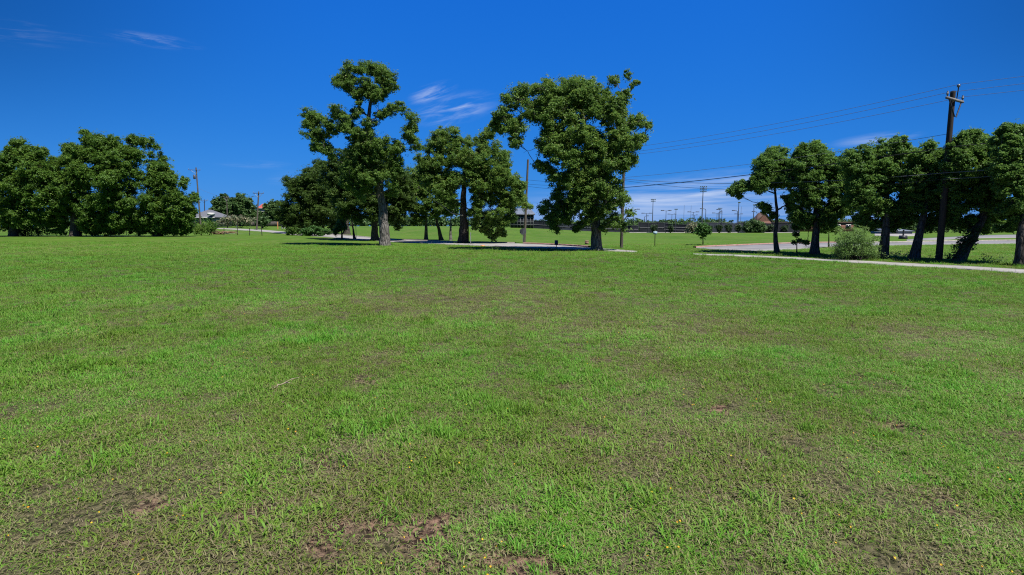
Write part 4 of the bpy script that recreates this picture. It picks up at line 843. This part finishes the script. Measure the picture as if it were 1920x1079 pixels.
wire(P(1769, 337, D0 - .25), np.array([33.3, 8.9, 4.7]), .2, .012, WIREG, 'thin lower cable running right from the black pole')
for za, zb, lab in ((334, 338, 'upper wire between the centre oak and the weathered pole'), (338, 346, 'middle wire between the centre oak and the weathered pole'), (352, 350, 'lower wire between the centre oak and the weathered pole')):
    wire(P(1164, za, b2[1]), P(988, zb, b3[1]), .25, .012, WIRE, lab)
# poles by the houses on the left
pb = P(376, 417, 118); pb[2] = terrain(pb[0], pb[1])
utility_pole(pb, P(367.5, 315, 118), .17, 'slightly leaning utility pole with a transformer right of the left clump', (1.5, .9, .55, R(14)), GPOLE, True, group='poles by the houses')
pb = G(481, 432.2); utility_pole(pb, P(485, 360, pb[1]), .16, 'utility pole with a wide crossarm left of the red roof', (1.05, 1.05, .35, R(4)), GPOLE, group='poles by the houses')
pb = P(384, 412, 170); pb[2] = terrain(pb[0], pb[1]); utility_pole(pb, P(383, 375, 170), .14, 'distant short pole with a flat crossarm above the grey roof', (1.3, 1.3, .25, 0), POLE, group='poles by the houses')
pb = P(426, 420, 122); pb[2] = terrain(pb[0], pb[1]); utility_pole(pb, P(425, 369, 122), .12, 'thin pole with a small crossarm in front of the round green tree', (.6, .6, .3, 0), GPOLE, group='poles by the houses')
wire(P(368, 352, 118), P(485, 368, 105), 1.2, .014, WIREG, 'thin service wire from the transformer pole to the crossarm pole', 'wires by the houses')

# ---------------------------------------------------------------- buildings
def house(name, label, px0, px1, py_eave, py_ridge, d, depth, wallm, roofm, hip=0.0, over=.4, windows=0):
    a = P(px0, py_eave, d); b = P(px1, py_eave, d); ze = a[2]; zr = P(px0, py_ridge, d + depth / 2)[2]
    x0, x1 = a[0], b[0]; cx = (x0 + x1) / 2; g = min(float(terrain(x0, d)), float(terrain(x1, d + depth))) - .1
    root = thing(name, label, 'building', (cx, d, g)); y0, y1 = d, d + depth
    MB().box((cx, (y0 + y1) / 2, (g + ze) / 2), (x1 - x0, depth, ze - g)).build('wall', wallm, root)
    X0, X1, Y0, Y1 = x0 - over, x1 + over, y0 - over, y1 + over; h = hip; ym = (y0 + y1) / 2; e = ze + .01
    v = [[X0, Y0, e], [X1, Y0, e], [X1, Y1, e], [X0, Y1, e], [X0 + h, ym, zr], [X1 - h, ym, zr], [X0, Y0, e - .18], [X1, Y0, e - .18], [X1, Y1, e - .18], [X0, Y1, e - .18]]
    m = MB(); m.add(v, [[0, 1, 5, 4], [2, 3, 4, 5]]); m.add(v, [[3, 0, 4], [1, 2, 5]]); m.add(v, [[6, 7, 1, 0], [7, 8, 2, 1], [8, 9, 3, 2], [9, 6, 0, 3], [6, 9, 8, 7]])
    m.build('roof', roofm, root)
    MB().box((cx, Y0 - .03, e - .1), (X1 - X0, .05, .2)).build('fascia', WHITE, root)
    for i in range(windows):
        wx = x0 + (i + .5) * (x1 - x0) / windows; w = MB().box((wx, y0 - .02, g + (ze - g) * .55), (1.3, .06, 1.2)).build('window', WHITE, root)
        MB().box((wx, y0 - .06, g + (ze - g) * .55), (1.1, .04, 1.0)).build('pane', DARKG, w)
    return root
h = house('house', 'low house with a grey hipped roof and pale walls right of the left clump', 352, 401, 408, 394, 128, 8, CREAM, HROOF, 3.2, windows=3)
hb = P(391, 402, 126.5); hv = np.array(h.location)
MB().box((hb[0], 127.6, hb[2]), (1.0, 1.6, .6)).build('dormer', WHITE, h)
house('house', 'far house showing only a bright red roof above the trees', 484, 500, 391, 383, 215, 8, CREAM, RROOF, .3, windows=2)
# brick school block with a gable behind the tennis courts
def brick_block():
    d = 168; g = -.1; a = P(1420, 416, d); b = P(1447, 416, d); c = P(1605, 418.5, d)
    root = thing('brick_building', 'red brick building with a steep gable and a long low wing behind the courts', 'building', (a[0], d, g))
    x0, x1, xe = a[0], b[0], c[0]; ze = a[2]; zw = c[2]; zp = P(1430, 400.5, d)[2]; xm = (x0 + x1) / 2
    MB().box(((x0 + x1) / 2, d + 2, (g + ze) / 2), (x1 - x0, 4, ze - g)).build('wall', BRICK, root)
    v = [[x0, d, ze], [x1, d, ze], [xm, d, zp], [x0, d + 4, ze], [x1, d + 4, ze], [xm, d + 4, zp]]
    m = MB(); m.add(v[:3], [[0, 1, 2]]); m.build('gable', BRICK, root)
    m = MB(); o = .35
    for s, (xa, xb) in ((1, (x0 - o, xm)), (-1, (xm, x1 + o))):
        za, zb = (ze - .3, zp + .05) if s == 1 else (zp + .05, ze - .3); q = [[xa, d - .2, za], [xb, d - .2, zb], [xb, d + 4.3, zb], [xa, d + 4.3, za]]
        m.add(q + [[p[0], p[1], p[2] + .2] for p in q], [[0, 1, 2, 3], [7, 6, 5, 4], [0, 4, 5, 1], [1, 5, 6, 2], [2, 6, 7, 3], [3, 7, 4, 0]])
    m.build('roof', BROOF, root)
    MB().box(((x1 + xe) / 2, d + 5.6, (g + zw) / 2), (xe - x1, 9, zw - g)).build('wing', BRICK, root)
    MB().box(((x1 + xe) / 2, d + 5.6, zw + .12), (xe - x1 + .5, 9.6, .3)).build('wing_roof', BROOF, root)
    for i in range(8):
        wx = x1 + (i + .5) * (xe - x1) / 8; w = MB().box((wx, d + 1.06, g + 1.7), (1.6, .1, 1.3)).build('window', WHITE, root); MB().box((wx, d + 1.0, g + 1.7), (1.4, .06, 1.1)).build('pane', DARKG, w)
brick_block()
def pavilion():
    d = 150; g = float(terrain(2, d)) - .1; a = P(957, 402.5, d); b = P(1001, 402.5, d); ze = a[2]; zr = P(965, 391.5, d + 4)[2]
    root = thing('sports_building', 'dark sports building with a grey metal roof and pale grid lines', 'building', ((a[0] + b[0]) / 2, d, g))
    x0, x1 = a[0], b[0]; cx = (x0 + x1) / 2
    MB().box((cx, d + 4, (g + ze) / 2), (x1 - x0, 8, ze - g)).build('wall', SCREEN, root)
    m = MB(); v = [[x0 - .3, d - .4, ze], [x1 + .4, d - .4, ze], [x1 - .8, d + 4, zr], [x0 - .3, d + 4, zr], [x0 - .3, d + 8.4, ze], [x1 + .4, d + 8.4, ze]]
    m.add(v, [[0, 1, 2, 3], [3, 2, 5, 4]]); m.add(v, [[1, 5, 2], [4, 0, 3]]); m.build('roof', GROOF, root)
    MB().box((cx, d - .45, ze - .12), (x1 - x0 + .6, .1, .28)).build('fascia', LAMPG, root)
    f = MB()
    for i in range(8): f.box((x0 + .1 + i * (x1 - x0 - .2) / 7, d - .05, (g + ze) / 2), (.09, .08, ze - g - .1))
    for k in (.25, .5, .75): f.box((cx, d - .045, g + (ze - g) * k), (x1 - x0, .06, .07))
    f.build('frame', GALV, root)
pavilion()
a = P(1668, 437.5, 118); shed_c = P(1690, 437, 118)
def shed():
    d = 118; a = P(1664, 434.8, d); b = P(1714, 434.8, d); g = -.05; root = thing('shed', 'low blue grey shed behind the pale apron at the right', 'building', ((a[0] + b[0]) / 2, d, g)); cx = (a[0] + b[0]) / 2
    h_ = .95 if a[2] - g < .5 else a[2] - g
    MB().box((cx, d + 3, g + h_ / 2), (b[0] - a[0], 5, h_)).build('wall', SIDING, root)
    v = [[a[0] - .3, d + .2, g + h_], [b[0] + .3, d + .2, g + h_], [b[0] + .3, d + 5.8, g + h_ + .5], [a[0] - .3, d + 5.8, g + h_ + .5]]
    m = MB(); m.add(v + [[p[0], p[1], p[2] + .1] for p in v], [[3, 2, 1, 0], [4, 5, 6, 7], [0, 1, 5, 4], [1, 2, 6, 5], [2, 3, 7, 6], [3, 0, 4, 7]]); m.build('roof', GROOF, root)
    MB().box((cx - 1, d + .45, g + .4), (1.2, .06, .75)).build('door', LAMPG, root)
shed()

# ---------------------------------------------------------------- tennis court fences, lamps, shrubs
def court_fence(px0, px1, py_top0, py_top1, d0, d1, label, scr=SCREEN, rails=(0.03, 0.98), bands=0, gap=2.6):
    a = P(px0, py_top0, d0); b = P(px1, py_top1, d1); za, zb = a[2], b[2]; ga, gb = float(terrain(*a[:2])), float(terrain(*b[:2]))
    root = thing('court_fence', label, 'fence', (a[0], a[1], ga), 'tennis court fences'); ln = math.hypot(b[0] - a[0], b[1] - a[1]); n = max(2, int(ln / gap))
    u = np.array([b[0] - a[0], b[1] - a[1]]) / ln; nn = np.array([u[1], -u[0]])
    if nn[1] > 0: nn = -nn
    def at(t, k, off=0.0): return np.array([a[0] + (b[0] - a[0]) * t + nn[0] * off, a[1] + (b[1] - a[1]) * t + nn[1] * off, (ga + (gb - ga) * t) * (1 - k) + (za + (zb - za) * t) * k])
    s = MB(); N = 3 * n; rng = np.random.default_rng(int(px0))
    top = [at(i / N, .93 + .012 * rng.normal()) for i in range(N + 1)]; bot = [at(i / N, .04) for i in range(N + 1)]
    v = np.array(top + bot); v2 = v - np.array([nn[0], nn[1], 0]) * .02; M_ = N + 1
    s.add(v, [[i, i + 1, M_ + i + 1, M_ + i] for i in range(N)]); s.add(v2, [[M_ + i, M_ + i + 1, i + 1, i] for i in range(N)])
    s.build('windscreen', scr, root)
    for i in range(n + 1): MB().tube([at(i / n, -.03, .06), at(i / n, 1.0, .06)], .04, 6).build('post', LAMPG, root, smooth=True)
    for k in rails: MB().tube([at(0, k, .05), at(1, k, .05)], .03, 6).build('rail', LAMPG, root, smooth=True)
    for k in range(bands): kk = (k + 1) / (bands + 1) * .9; MB().tube([at(0, kk, .05), at(1, kk, .05)], .035, 6).build('rail', GALV, root, smooth=True)
court_fence(1000, 1040, 413.5, 415, 150, 148, 'black court fence run next to the sports building', bands=1)
court_fence(1036, 1112, 419.5, 420.5, 146, 143, 'bluish faded court fence run behind the centre oak', SCREENG, bands=1)
court_fence(1112, 1197, 423, 423.5, 142, 142, 'low black court fence run right of the centre oak trunk', bands=1)
court_fence(1197, 1252, 417.6, 417.4, 146, 146, 'taller grey black court fence run behind the pale sign', bands=1)
court_fence(1246, 1288, 419.5, 421.5, 143, 141, 'lower court fence run ending at the blooming shrub', bands=2)
court_fence(1288, 1394, 417.5, 418, 143, 143, 'long dark blue court fence run behind the young tree', SCREENG, bands=0)
court_fence(1394, 1500, 418, 418.5, 143, 143, 'court fence run at the right behind the big round shrub', bands=0)
wall = strip([P(px, 437.6, 139)[:2] for px in (1180, 1260, 1340, 1420, 1500)], [P(px, 436.8, 142)[:2] for px in (1180, 1260, 1340, 1420, 1500)], .10, 'footpath', CONC)[0]
tag(wall, 'pale concrete strip along the foot of the court fences', 'path', kind='structure')
TL = 'tennis court lamps'
def court_lamp(px, py, d, kind, label, arm_px=9, m=LAMPD):
    t = P(px, py, d); g = float(terrain(t[0], t[1])); root = thing('court_lamp', label, 'lamp', (t[0], t[1], g), TL); k = px2m(d); L_ = arm_px * k
    p = MB()
    if kind == 'double':
        p.tube([[t[0], t[1], g - .1], [t[0], t[1], t[2]]], [.085, .06], 8).build('pole', m, root, smooth=True)
        MB().tube([[t[0] - L_ * .6, t[1], t[2] + .1], [t[0] - L_ * .2, t[1], t[2] - .05], [t[0] + L_ * .2, t[1], t[2] - .05], [t[0] + L_ * .6, t[1], t[2] + .1]], .045, 6).build('arm', m, root, smooth=True)
        ends = (-1, 1)
    else:
        s = -1 if kind == 'left' else 1
        an = np.linspace(0, math.pi / 2, 6); r = .45; pts = [[t[0], t[1], g - .1], [t[0], t[1], t[2] - r]] + [[t[0] + s * r * (1 - math.cos(q)), t[1], t[2] - r + r * math.sin(q)] for q in an[1:]] + [[t[0] + s * L_ * .6, t[1], t[2]]]
        p.tube(pts, .07, 8).build('pole', m, root, smooth=True); ends = (s,)
    for s in ends:
        c = np.array([t[0] + s * L_ * .78, t[1], t[2] + .06]); w = L_ * .62
        MB().add([[c[0] + sx * w / 2 * (1 if sz < 0 else .8), c[1] + sy * .22, c[2] + sz * .09 - s * sx * 0.0] for sz in (-1, 1) for sy in (-1, 1) for sx in (-1, 1)],
                 [[0, 2, 3, 1], [4, 5, 7, 6], [0, 1, 5, 4], [2, 6, 7, 3], [0, 4, 6, 2], [1, 3, 7, 5]]).build('lamp_head', m, root)
for (px, py, d, kd, lab, ar) in (
        (1188.7, 393.5, 140, 'right', 'single arm court lamp showing past the right edge of the centre oak', 10),
        (1212.6, 401, 150, 'double', 'double arm court lamp second from the centre oak', 9),
        (1208.6, 406, 172, 'right', 'small distant single arm court lamp just behind the double one near the oak', 7),
        (1249, 396, 139, 'double', 'double arm court lamp standing clear between the two left stadium masts', 9),
        (1260, 402.6, 165, 'double', 'smaller double arm court lamp right of the clear one', 7.5),
        (1300, 398.6, 146, 'double', 'wide double arm court lamp left of the tallest stadium mast', 10),
        (1302.5, 404.2, 185, 'double', 'small double arm court lamp behind the wide one', 5),
        (1323.6, 392.6, 147, 'left', 'single arm court lamp touching the tallest stadium mast', 10),
        (1344.6, 400.6, 158, 'double', 'double arm court lamp right of the tallest stadium mast', 8.5),
        (1347.6, 398.0, 180, 'right', 'thin single arm court lamp between two others', 5),
        (1354, 394, 141, 'left', 'nearer single arm court lamp with a curved neck, right of the tallest mast', 9.5),
        (1383, 396, 150, 'left', 'single arm court lamp left of the slender oak bough tip', 9.5),
        (1385, 402.3, 170, 'double', 'double arm court lamp below the slender oak bough tip', 7),
        (1419.6, 398, 152, 'left', 'single arm court lamp beside the brick gable', 9)):
    court_lamp(px, py, d, kd, lab, ar)
def stadium_mast(px, py, d, w_px, rows, label, m=LAMPG):
    t = P(px, py, d); g = float(terrain(t[0], t[1])); k = px2m(d); root = thing('stadium_light', label, 'floodlight', (t[0], t[1], g), 'stadium floodlight masts')
    MB().tube([[t[0], t[1], g - .1], [t[0], t[1], t[2] + .3]], [.26, .14], 10).build('mast', LAMPD if m is LAMPD else m, root, smooth=True)
    W_ = w_px * k
    for r in range(rows):
        z = t[2] - r * .95; MB().box((t[0], t[1] - .25, z), (W_ * (1 - .06 * r), .12, .12)).build('crossbar', m, root)
        n_ = max(4, int(W_ / .75))
        for i in range(n_):
            x = t[0] + (i + .5 - n_ / 2) * W_ * (1 - .06 * r) / n_; q = np.array([x, t[1] - .35, z + .28])
            MB().tube([q + [0, .18, .1], q + [0, .05, .03], q + [0, -.12, -.07]], [.1, .24, .27], 8).build('floodlight', GALV, root)
stadium_mast(1318.6, 352, 235, 14, 3, 'tallest stadium mast with three rows of floodlights')
stadium_mast(1224.6, 375.5, 300, 9.5, 2, 'stadium mast with two rows of floodlights nearest the centre oak')
stadium_mast(1267.5, 393.8, 340, 6.5, 1, 'small distant stadium mast between two double court lamps')
stadium_mast(1385.5, 381.5, 260, 4, 1, 'thin mast with a short lamp bar under the slender oak bough')
stadium_mast(1350, 392, 330, 8, 1, 'faint far stadium mast behind the curved neck court lamp')
stadium_mast(1414, 386, 260, 5, 1, 'mast with small lamps left of the brick gable')
for px, py, lab in ((1283, 385, 'bare thin mast standing alone left of the wide double lamp'), (1296, 386, 'bare thin mast right beside the wide double lamp'), (1390, 388, 'bare thin mast right of the bough tip lamps')):
    t = P(px, py, 230); g = float(terrain(t[0], t[1])); MB_ = MB().tube([[t[0], t[1], g - .1], [t[0], t[1], t[2] - .1], t], [.09, .05, .02], 6)
    tag(MB_.build('flag_mast', LAMPG, smooth=True, origin=(t[0], t[1], g)), lab, 'mast', 'bare masts by the courts')
SH = 'clipped shrubs before the court fence'
for i, (px, py0, hgt, wd, lab, mt) in enumerate((
        (1193.5, 437, 9, 5, 'low reddish shrub nearest the centre oak', .3), (1225.5, 437.4, 14, 5.5, 'shrub standing right above the pale sign', .4), (1258, 437.6, 14, 4.5, 'narrow shrub under the lower court fence', .3),
        (1330.5, 437.8, 14, 5, 'shrub just right of the young tree', .4), (1348, 437.6, 15, 6, 'first separate shrub right of the young tree', .4), (1366, 437.8, 15, 6, 'middle shrub of the three on the dark blue fence', .35),
        (1384.5, 437.8, 15, 6, 'shrub directly under the bough tip lamps', .4), (1400, 437.4, 13, 4.5, 'shrub touching the left side of the big round shrub', .4), (1431, 437.2, 13, 4.5, 'shrub touching the right side of the big round shrub', .4),
        (1444, 437, 14, 6, 'shrub left of the slender oak trunk', .4), (1471, 437, 13, 6, 'shrub right of the slender oak trunk', .35), (1484, 436.6, 13, 6, 'shrub at the right end beside the sapling', .35))):
    bush('shrub', 'clipped dark ' + lab, 'shrub', (px, py0), [(px, py0 - hgt * .62, wd), (px - wd * .35, py0 - hgt * .8, wd * .7), (px + wd * .35, py0 - hgt * .78, wd * .7), (px, py0 - hgt * .32, wd * .62)], 70 + i, SHRUB, .38, .5, 3, tone=mt, group=SH, nper=12)
bush('shrub', 'big round olive green shrub before the court fence right of the clipped ones', 'shrub', (1415, 437.4), [(1405, 424, 8), (1415, 419, 9), (1425, 423, 8), (1409, 430, 8), (1422, 430, 8), (1400, 429, 6), (1430, 429, 6), (1415, 427, 9)], 90, FAR, .42, .6, 4, tone=.45, nper=18, dens=1.4)
bush('shrub', 'cream blooming shrub behind the young tree', 'shrub', (1300, 438.5), [(1294, 427, 7), (1303, 424, 7), (1300, 431, 8), (1309, 430, 6), (1291, 432, 5)], 91, BLOOM, .38, .5, 4, tone=.68, nper=16)

# ---------------------------------------------------------------- small things near the road
def post_thing(name, cat, label, px, py0, py1, r, m, head=None, headm=None):
    b = G(px, py0); t = P(px, py1, b[1]); root = thing(name, label, cat, tuple(b))
    MB().tube([b - [0, 0, .1], [b[0], b[1], t[2]]], r, 8).build('post', m, root, smooth=True)
    if head == 'octagon':
        an = np.arange(8) * math.pi / 4 + math.pi / 8; R_ = .36; c = np.array([b[0], b[1] - .05, t[2] - .1]); v = [[c[0] + R_ * math.cos(q), c[1] + y, c[2] + R_ * math.sin(q)] for y in (-.012, .012) for q in an]
        mm = MB(); mm.add(v, [[i, (i + 1) % 8, 8 + (i + 1) % 8, 8 + i] for i in range(8)]); mm.add(v, [[0, 1, 2, 3], [4, 5, 6, 7], [0, 3, 4, 7], [11, 10, 9, 8], [15, 14, 13, 12], [15, 12, 11, 8]]); mm.build('sign_plate', headm, root)
    elif head == 'plate':
        MB().box((b[0], b[1] - .04, t[2] + .02), (.32, .025, .24)).build('sign_plate', headm, root)
    elif head == 'cap':
        MB().box((b[0], b[1], t[2] + .06), (.24, .2, .30)).build('cap', headm, root); MB().box((b[0], b[1], t[2] + .22), (.28, .24, .05), 0, .6).build('lid', headm, root)
    return root
post_thing('road_sign', 'sign', 'grey back of an eight sided road sign beside the weathered pole', 980.5, 456, 433, .03, GALV, 'octagon', LAMPG)
post_thing('sign_post', 'sign', 'thin dark post with a small pale blue plate on the grass bank', 1227.6, 463, 438, .035, POLE, 'plate', TEAL)
post_thing('marker_post', 'marker post', 'short blue marker post at the near road edge left of the centre oak', 1043, 468.5, 457.5, .03, LAMPD, 'cap', BLUE)
post_thing('post', 'post', 'thin dark post right behind the dark curved oak trunk', 878, 455.5, 402, .07, POLE)
post_thing('post', 'post', 'thin green post at the road edge right of the dark curved oak trunk', 882.5, 459.5, 437, .03, GALV)
post_thing('post', 'post', 'thin grey rod beside the thin leaning oak', 668, 449.3, 420, .03, GALV)
post_thing('road_marker', 'marker', 'small bright yellow marker in the grass beyond the road', 930, 456.5, 452.5, .09, YEL)
b = G(529, 430); root = thing('standpipe', 'pale grey pipe like post with a white bent foot at the road bend', 'post', tuple(b)); t = P(528, 404, b[1])
MB().tube([b - [0, 0, .1], [b[0], b[1], t[2]]], .13, 10).build('post', GALV, root, smooth=True); MB().tube([b + [.1, 0, .9], b + [.45, 0, .5], b + [.6, 0, .1]], [.12, .16, .2], 8).build('foot', WHITE, root, smooth=True)
post_thing('marker_post', 'marker post', 'thin rusty orange marker post left of the pale grey pipe', 521, 430.5, 417, .09, ORNG)
def lump(name, cat, label, px, py, s, m, seed):
    b = G(px, py); rng = np.random.default_rng(seed); th = np.linspace(0, 2 * math.pi, 11)[:-1]; v = []
    for k, (z, r) in enumerate(((-.1, .9), (.25, 1), (.6, .85), (.9, .5))): v += [[b[0] + s[0] / 2 * r * math.cos(q) * rng.uniform(.8, 1.1), b[1] + s[1] / 2 * r * math.sin(q) * rng.uniform(.8, 1.1), b[2] + s[2] * z] for q in th]
    v.append([b[0], b[1], b[2] + s[2]]); f = [[k * 10 + i, k * 10 + (i + 1) % 10, k * 10 + 10 + (i + 1) % 10, k * 10 + 10 + i] for k in range(3) for i in range(10)]
    mm = MB(); mm.add(v, f); mm.add(v, [[30 + i, 30 + (i + 1) % 10, 40] for i in range(10)]); tag(mm.build(name, m, smooth=True, origin=b), label, cat)
lump('stone', 'stone', 'dark flat stone on the grass edge left of the blue marker post', 1029, 468.8, (.34, .3, .12), STONE, 1)
lump('clay_mound', 'mound', 'small orange clay mound at the near edge of the road', 905, 462.5, (.45, .35, .10), ORNG, 2)
b = G(1100, 459); root = thing('utility_box', 'small faded pink brown box in the grass beyond the road bend', 'box', tuple(b))
MB().box(b + [0, 0, .15], (.32, .28, .32)).build('body', PINKB, root); MB().box(b + [0, 0, .33], (.36, .32, .05), 0, .85).build('lid', PINKB, root)
b = G(1693, 449); root = thing('litter_bin', 'dark post with a boxy base on the grass island', 'bin', tuple(b)); t = P(1693, 432, b[1])
MB().box(b + [0, 0, .22], (.75, .75, .5), 0, .85).build('base', LAMPD, root); MB().tube([b + [0, 0, .4], [b[0], b[1], t[2]]], .1, 8).build('post', LAMPD, root, smooth=True)
def wire_fence():
    b = G(445, 442); root = thing('wire_fence', 'sagging wire fence with thin dark posts along the field edge', 'fence', tuple(b)); tops = []
    for px, y0, y1 in ((445, 441.8, 411), (491.5, 443.2, 424), (420, 442, 428), (468, 442.6, 428)):
        q = G(px, y0); t = P(px - (2 if px == 491.5 else 0), y1, q[1]); MB().tube([q - [0, 0, .1], t], .045, 6).build('post', POLE, root, smooth=True); tops.append((px, q))
    tops.sort(key=lambda e: e[0]); w = MB()
    for h in (.35, .75, 1.05):
        pts = []
        for (pa, qa), (pb_, qb) in zip(tops, tops[1:]):
            for t in np.linspace(0, 1, 6)[:-1]: pts.append(qa + (qb - qa) * t + [0, -.05, h - .15 * 4 * t * (1 - t)])
        pts.append(tops[-1][1] + [0, -.05, h]); w.tube(pts, .01, 5)
    w.build('wire', GALV, root)
wire_fence()
def board_fence():
    d = 140; a = P(468, 414, d); b = P(548, 414, d); g = float(terrain(a[0], d)); root = thing('board_fence', 'dark board fence behind the road bend at the left', 'fence', (a[0], d, g)); rng = np.random.default_rng(4)
    n_ = int((b[0] - a[0]) / .3); bd = MB()
    for i in range(n_): bd.box((a[0] + (i + .5) * .3, d, g + .62 + rng.uniform(-.03, .03)), (.28, .03, 1.3))
    bd.build('boards', FENCEW, root); r_ = MB()
    for z in (.3, 1.0): r_.box(((a[0] + b[0]) / 2, d + .06, g + z), (b[0] - a[0], .06, .1))
    r_.build('rails', FENCEW, root)
board_fence()

# ---------------------------------------------------------------- far vegetation
def woodland():
    rng = np.random.default_rng(77); cl = MB(); c = []; s = []
    for i in range(850):
        az = R(rng.uniform(-62, 62)); d = rng.uniform(420, 620); h = rng.uniform(5, 9) * (1.0 if az > -.1 else 1.15)
        x, y = d * math.tan(az), d; z0 = float(terrain(x, y)); c.append([x, y, z0 + h * .5]); s.append(h * .55)
    for q, r in zip(np.array(c), s):
        pts, od = shell_points(rng, q, np.array([r * 1.5, r * 1.2, r]), 26, .3); v, f, t = leaf_quads(rng, pts, od, 8, 1.6, 1.9, .8, .45); cl.add(v, f, t)
    tag(cl.build('woodland', FAR), 'low line of distant woods along the horizon', 'woods', kind='stuff')
woodland()
RT = 'trees beyond the parking area'
RB_ = dict(leaf=FAR, bark=DBARK, thick=.8, size=.42, clump=.75, nper=16, group=RT, fork=.3, twigs=1)
for i, (px, d, top, rr, tn, lab) in enumerate(((1640, 150, 412, 12, .3, 'dark round tree left of the shed, seen between oak trunks'), (1672, 158, 411, 12, .3, 'dark tree above the left half of the shed'), (1735, 128, 408, 13, .5, 'light tree between the leaning trunk and the black pole'), (1765, 140, 411, 12, .45, 'tree directly behind the black utility pole'),
        (1800, 135, 408, 13, .6, 'bright green tree left of the ivy covered trunk'), (1832, 140, 410, 12, .55, 'tree behind the ivy covered trunk'), (1866, 138, 408, 13, .6, 'bright tree right of the ivy covered trunk'), (1898, 142, 409, 13, .4, 'dark tree left of the last oak trunk'), (1935, 140, 408, 14, .4, 'tree at the far right beyond the parking area'), (1705, 165, 411, 11, .3, 'dark tree above the right half of the shed'))):
    make_tree('tree', lab, 'tree', (px, 437), [(px, 430), (px + 1, 420)], 3.5, [(px, top + rr * .5, rr * .6), (px - rr * .7, top + rr, rr * .6), (px + rr * .7, top + rr * .9, rr * .6), (px, top + rr * 1.3, rr * .7), (px - rr * .5, top + rr * 1.7, rr * .5), (px + rr * .6, top + rr * 1.6, rr * .5)], 200 + i, depth=d, tone=tn, **RB_)
def weeds():
    rng = np.random.default_rng(5); mb = MB()
    for (px, py, n_, w) in ((1680, 484, 26, 1.1), (1870, 495, 26, 1.0), (1640, 486, 16, .6), (1700, 487, 14, .6), (1620, 488, 16, 1.0), (1770, 490, 12, .7)):
        g = G(px, py)
        for i in range(n_):
            b = g + [rng.normal(0, w * .6), rng.normal(0, .35), 0]; b[2] = terrain(b[0], b[1]); h_ = rng.uniform(.15, .45)
            c = np.array([b + [rng.normal(0, .04), rng.normal(0, .04), h_ * q] for q in (.3, .6, .9)]); v, f, t = leaf_quads(rng, c, np.tile([0, 0, 1.0], (3, 1)), 7, .10, .08, 1, .75); mb.add(v, f, t)
    tag(mb.build('weeds', WILLOW), 'tall pale weeds growing round the feet of the oak row', 'weeds', kind='stuff')
weeds()
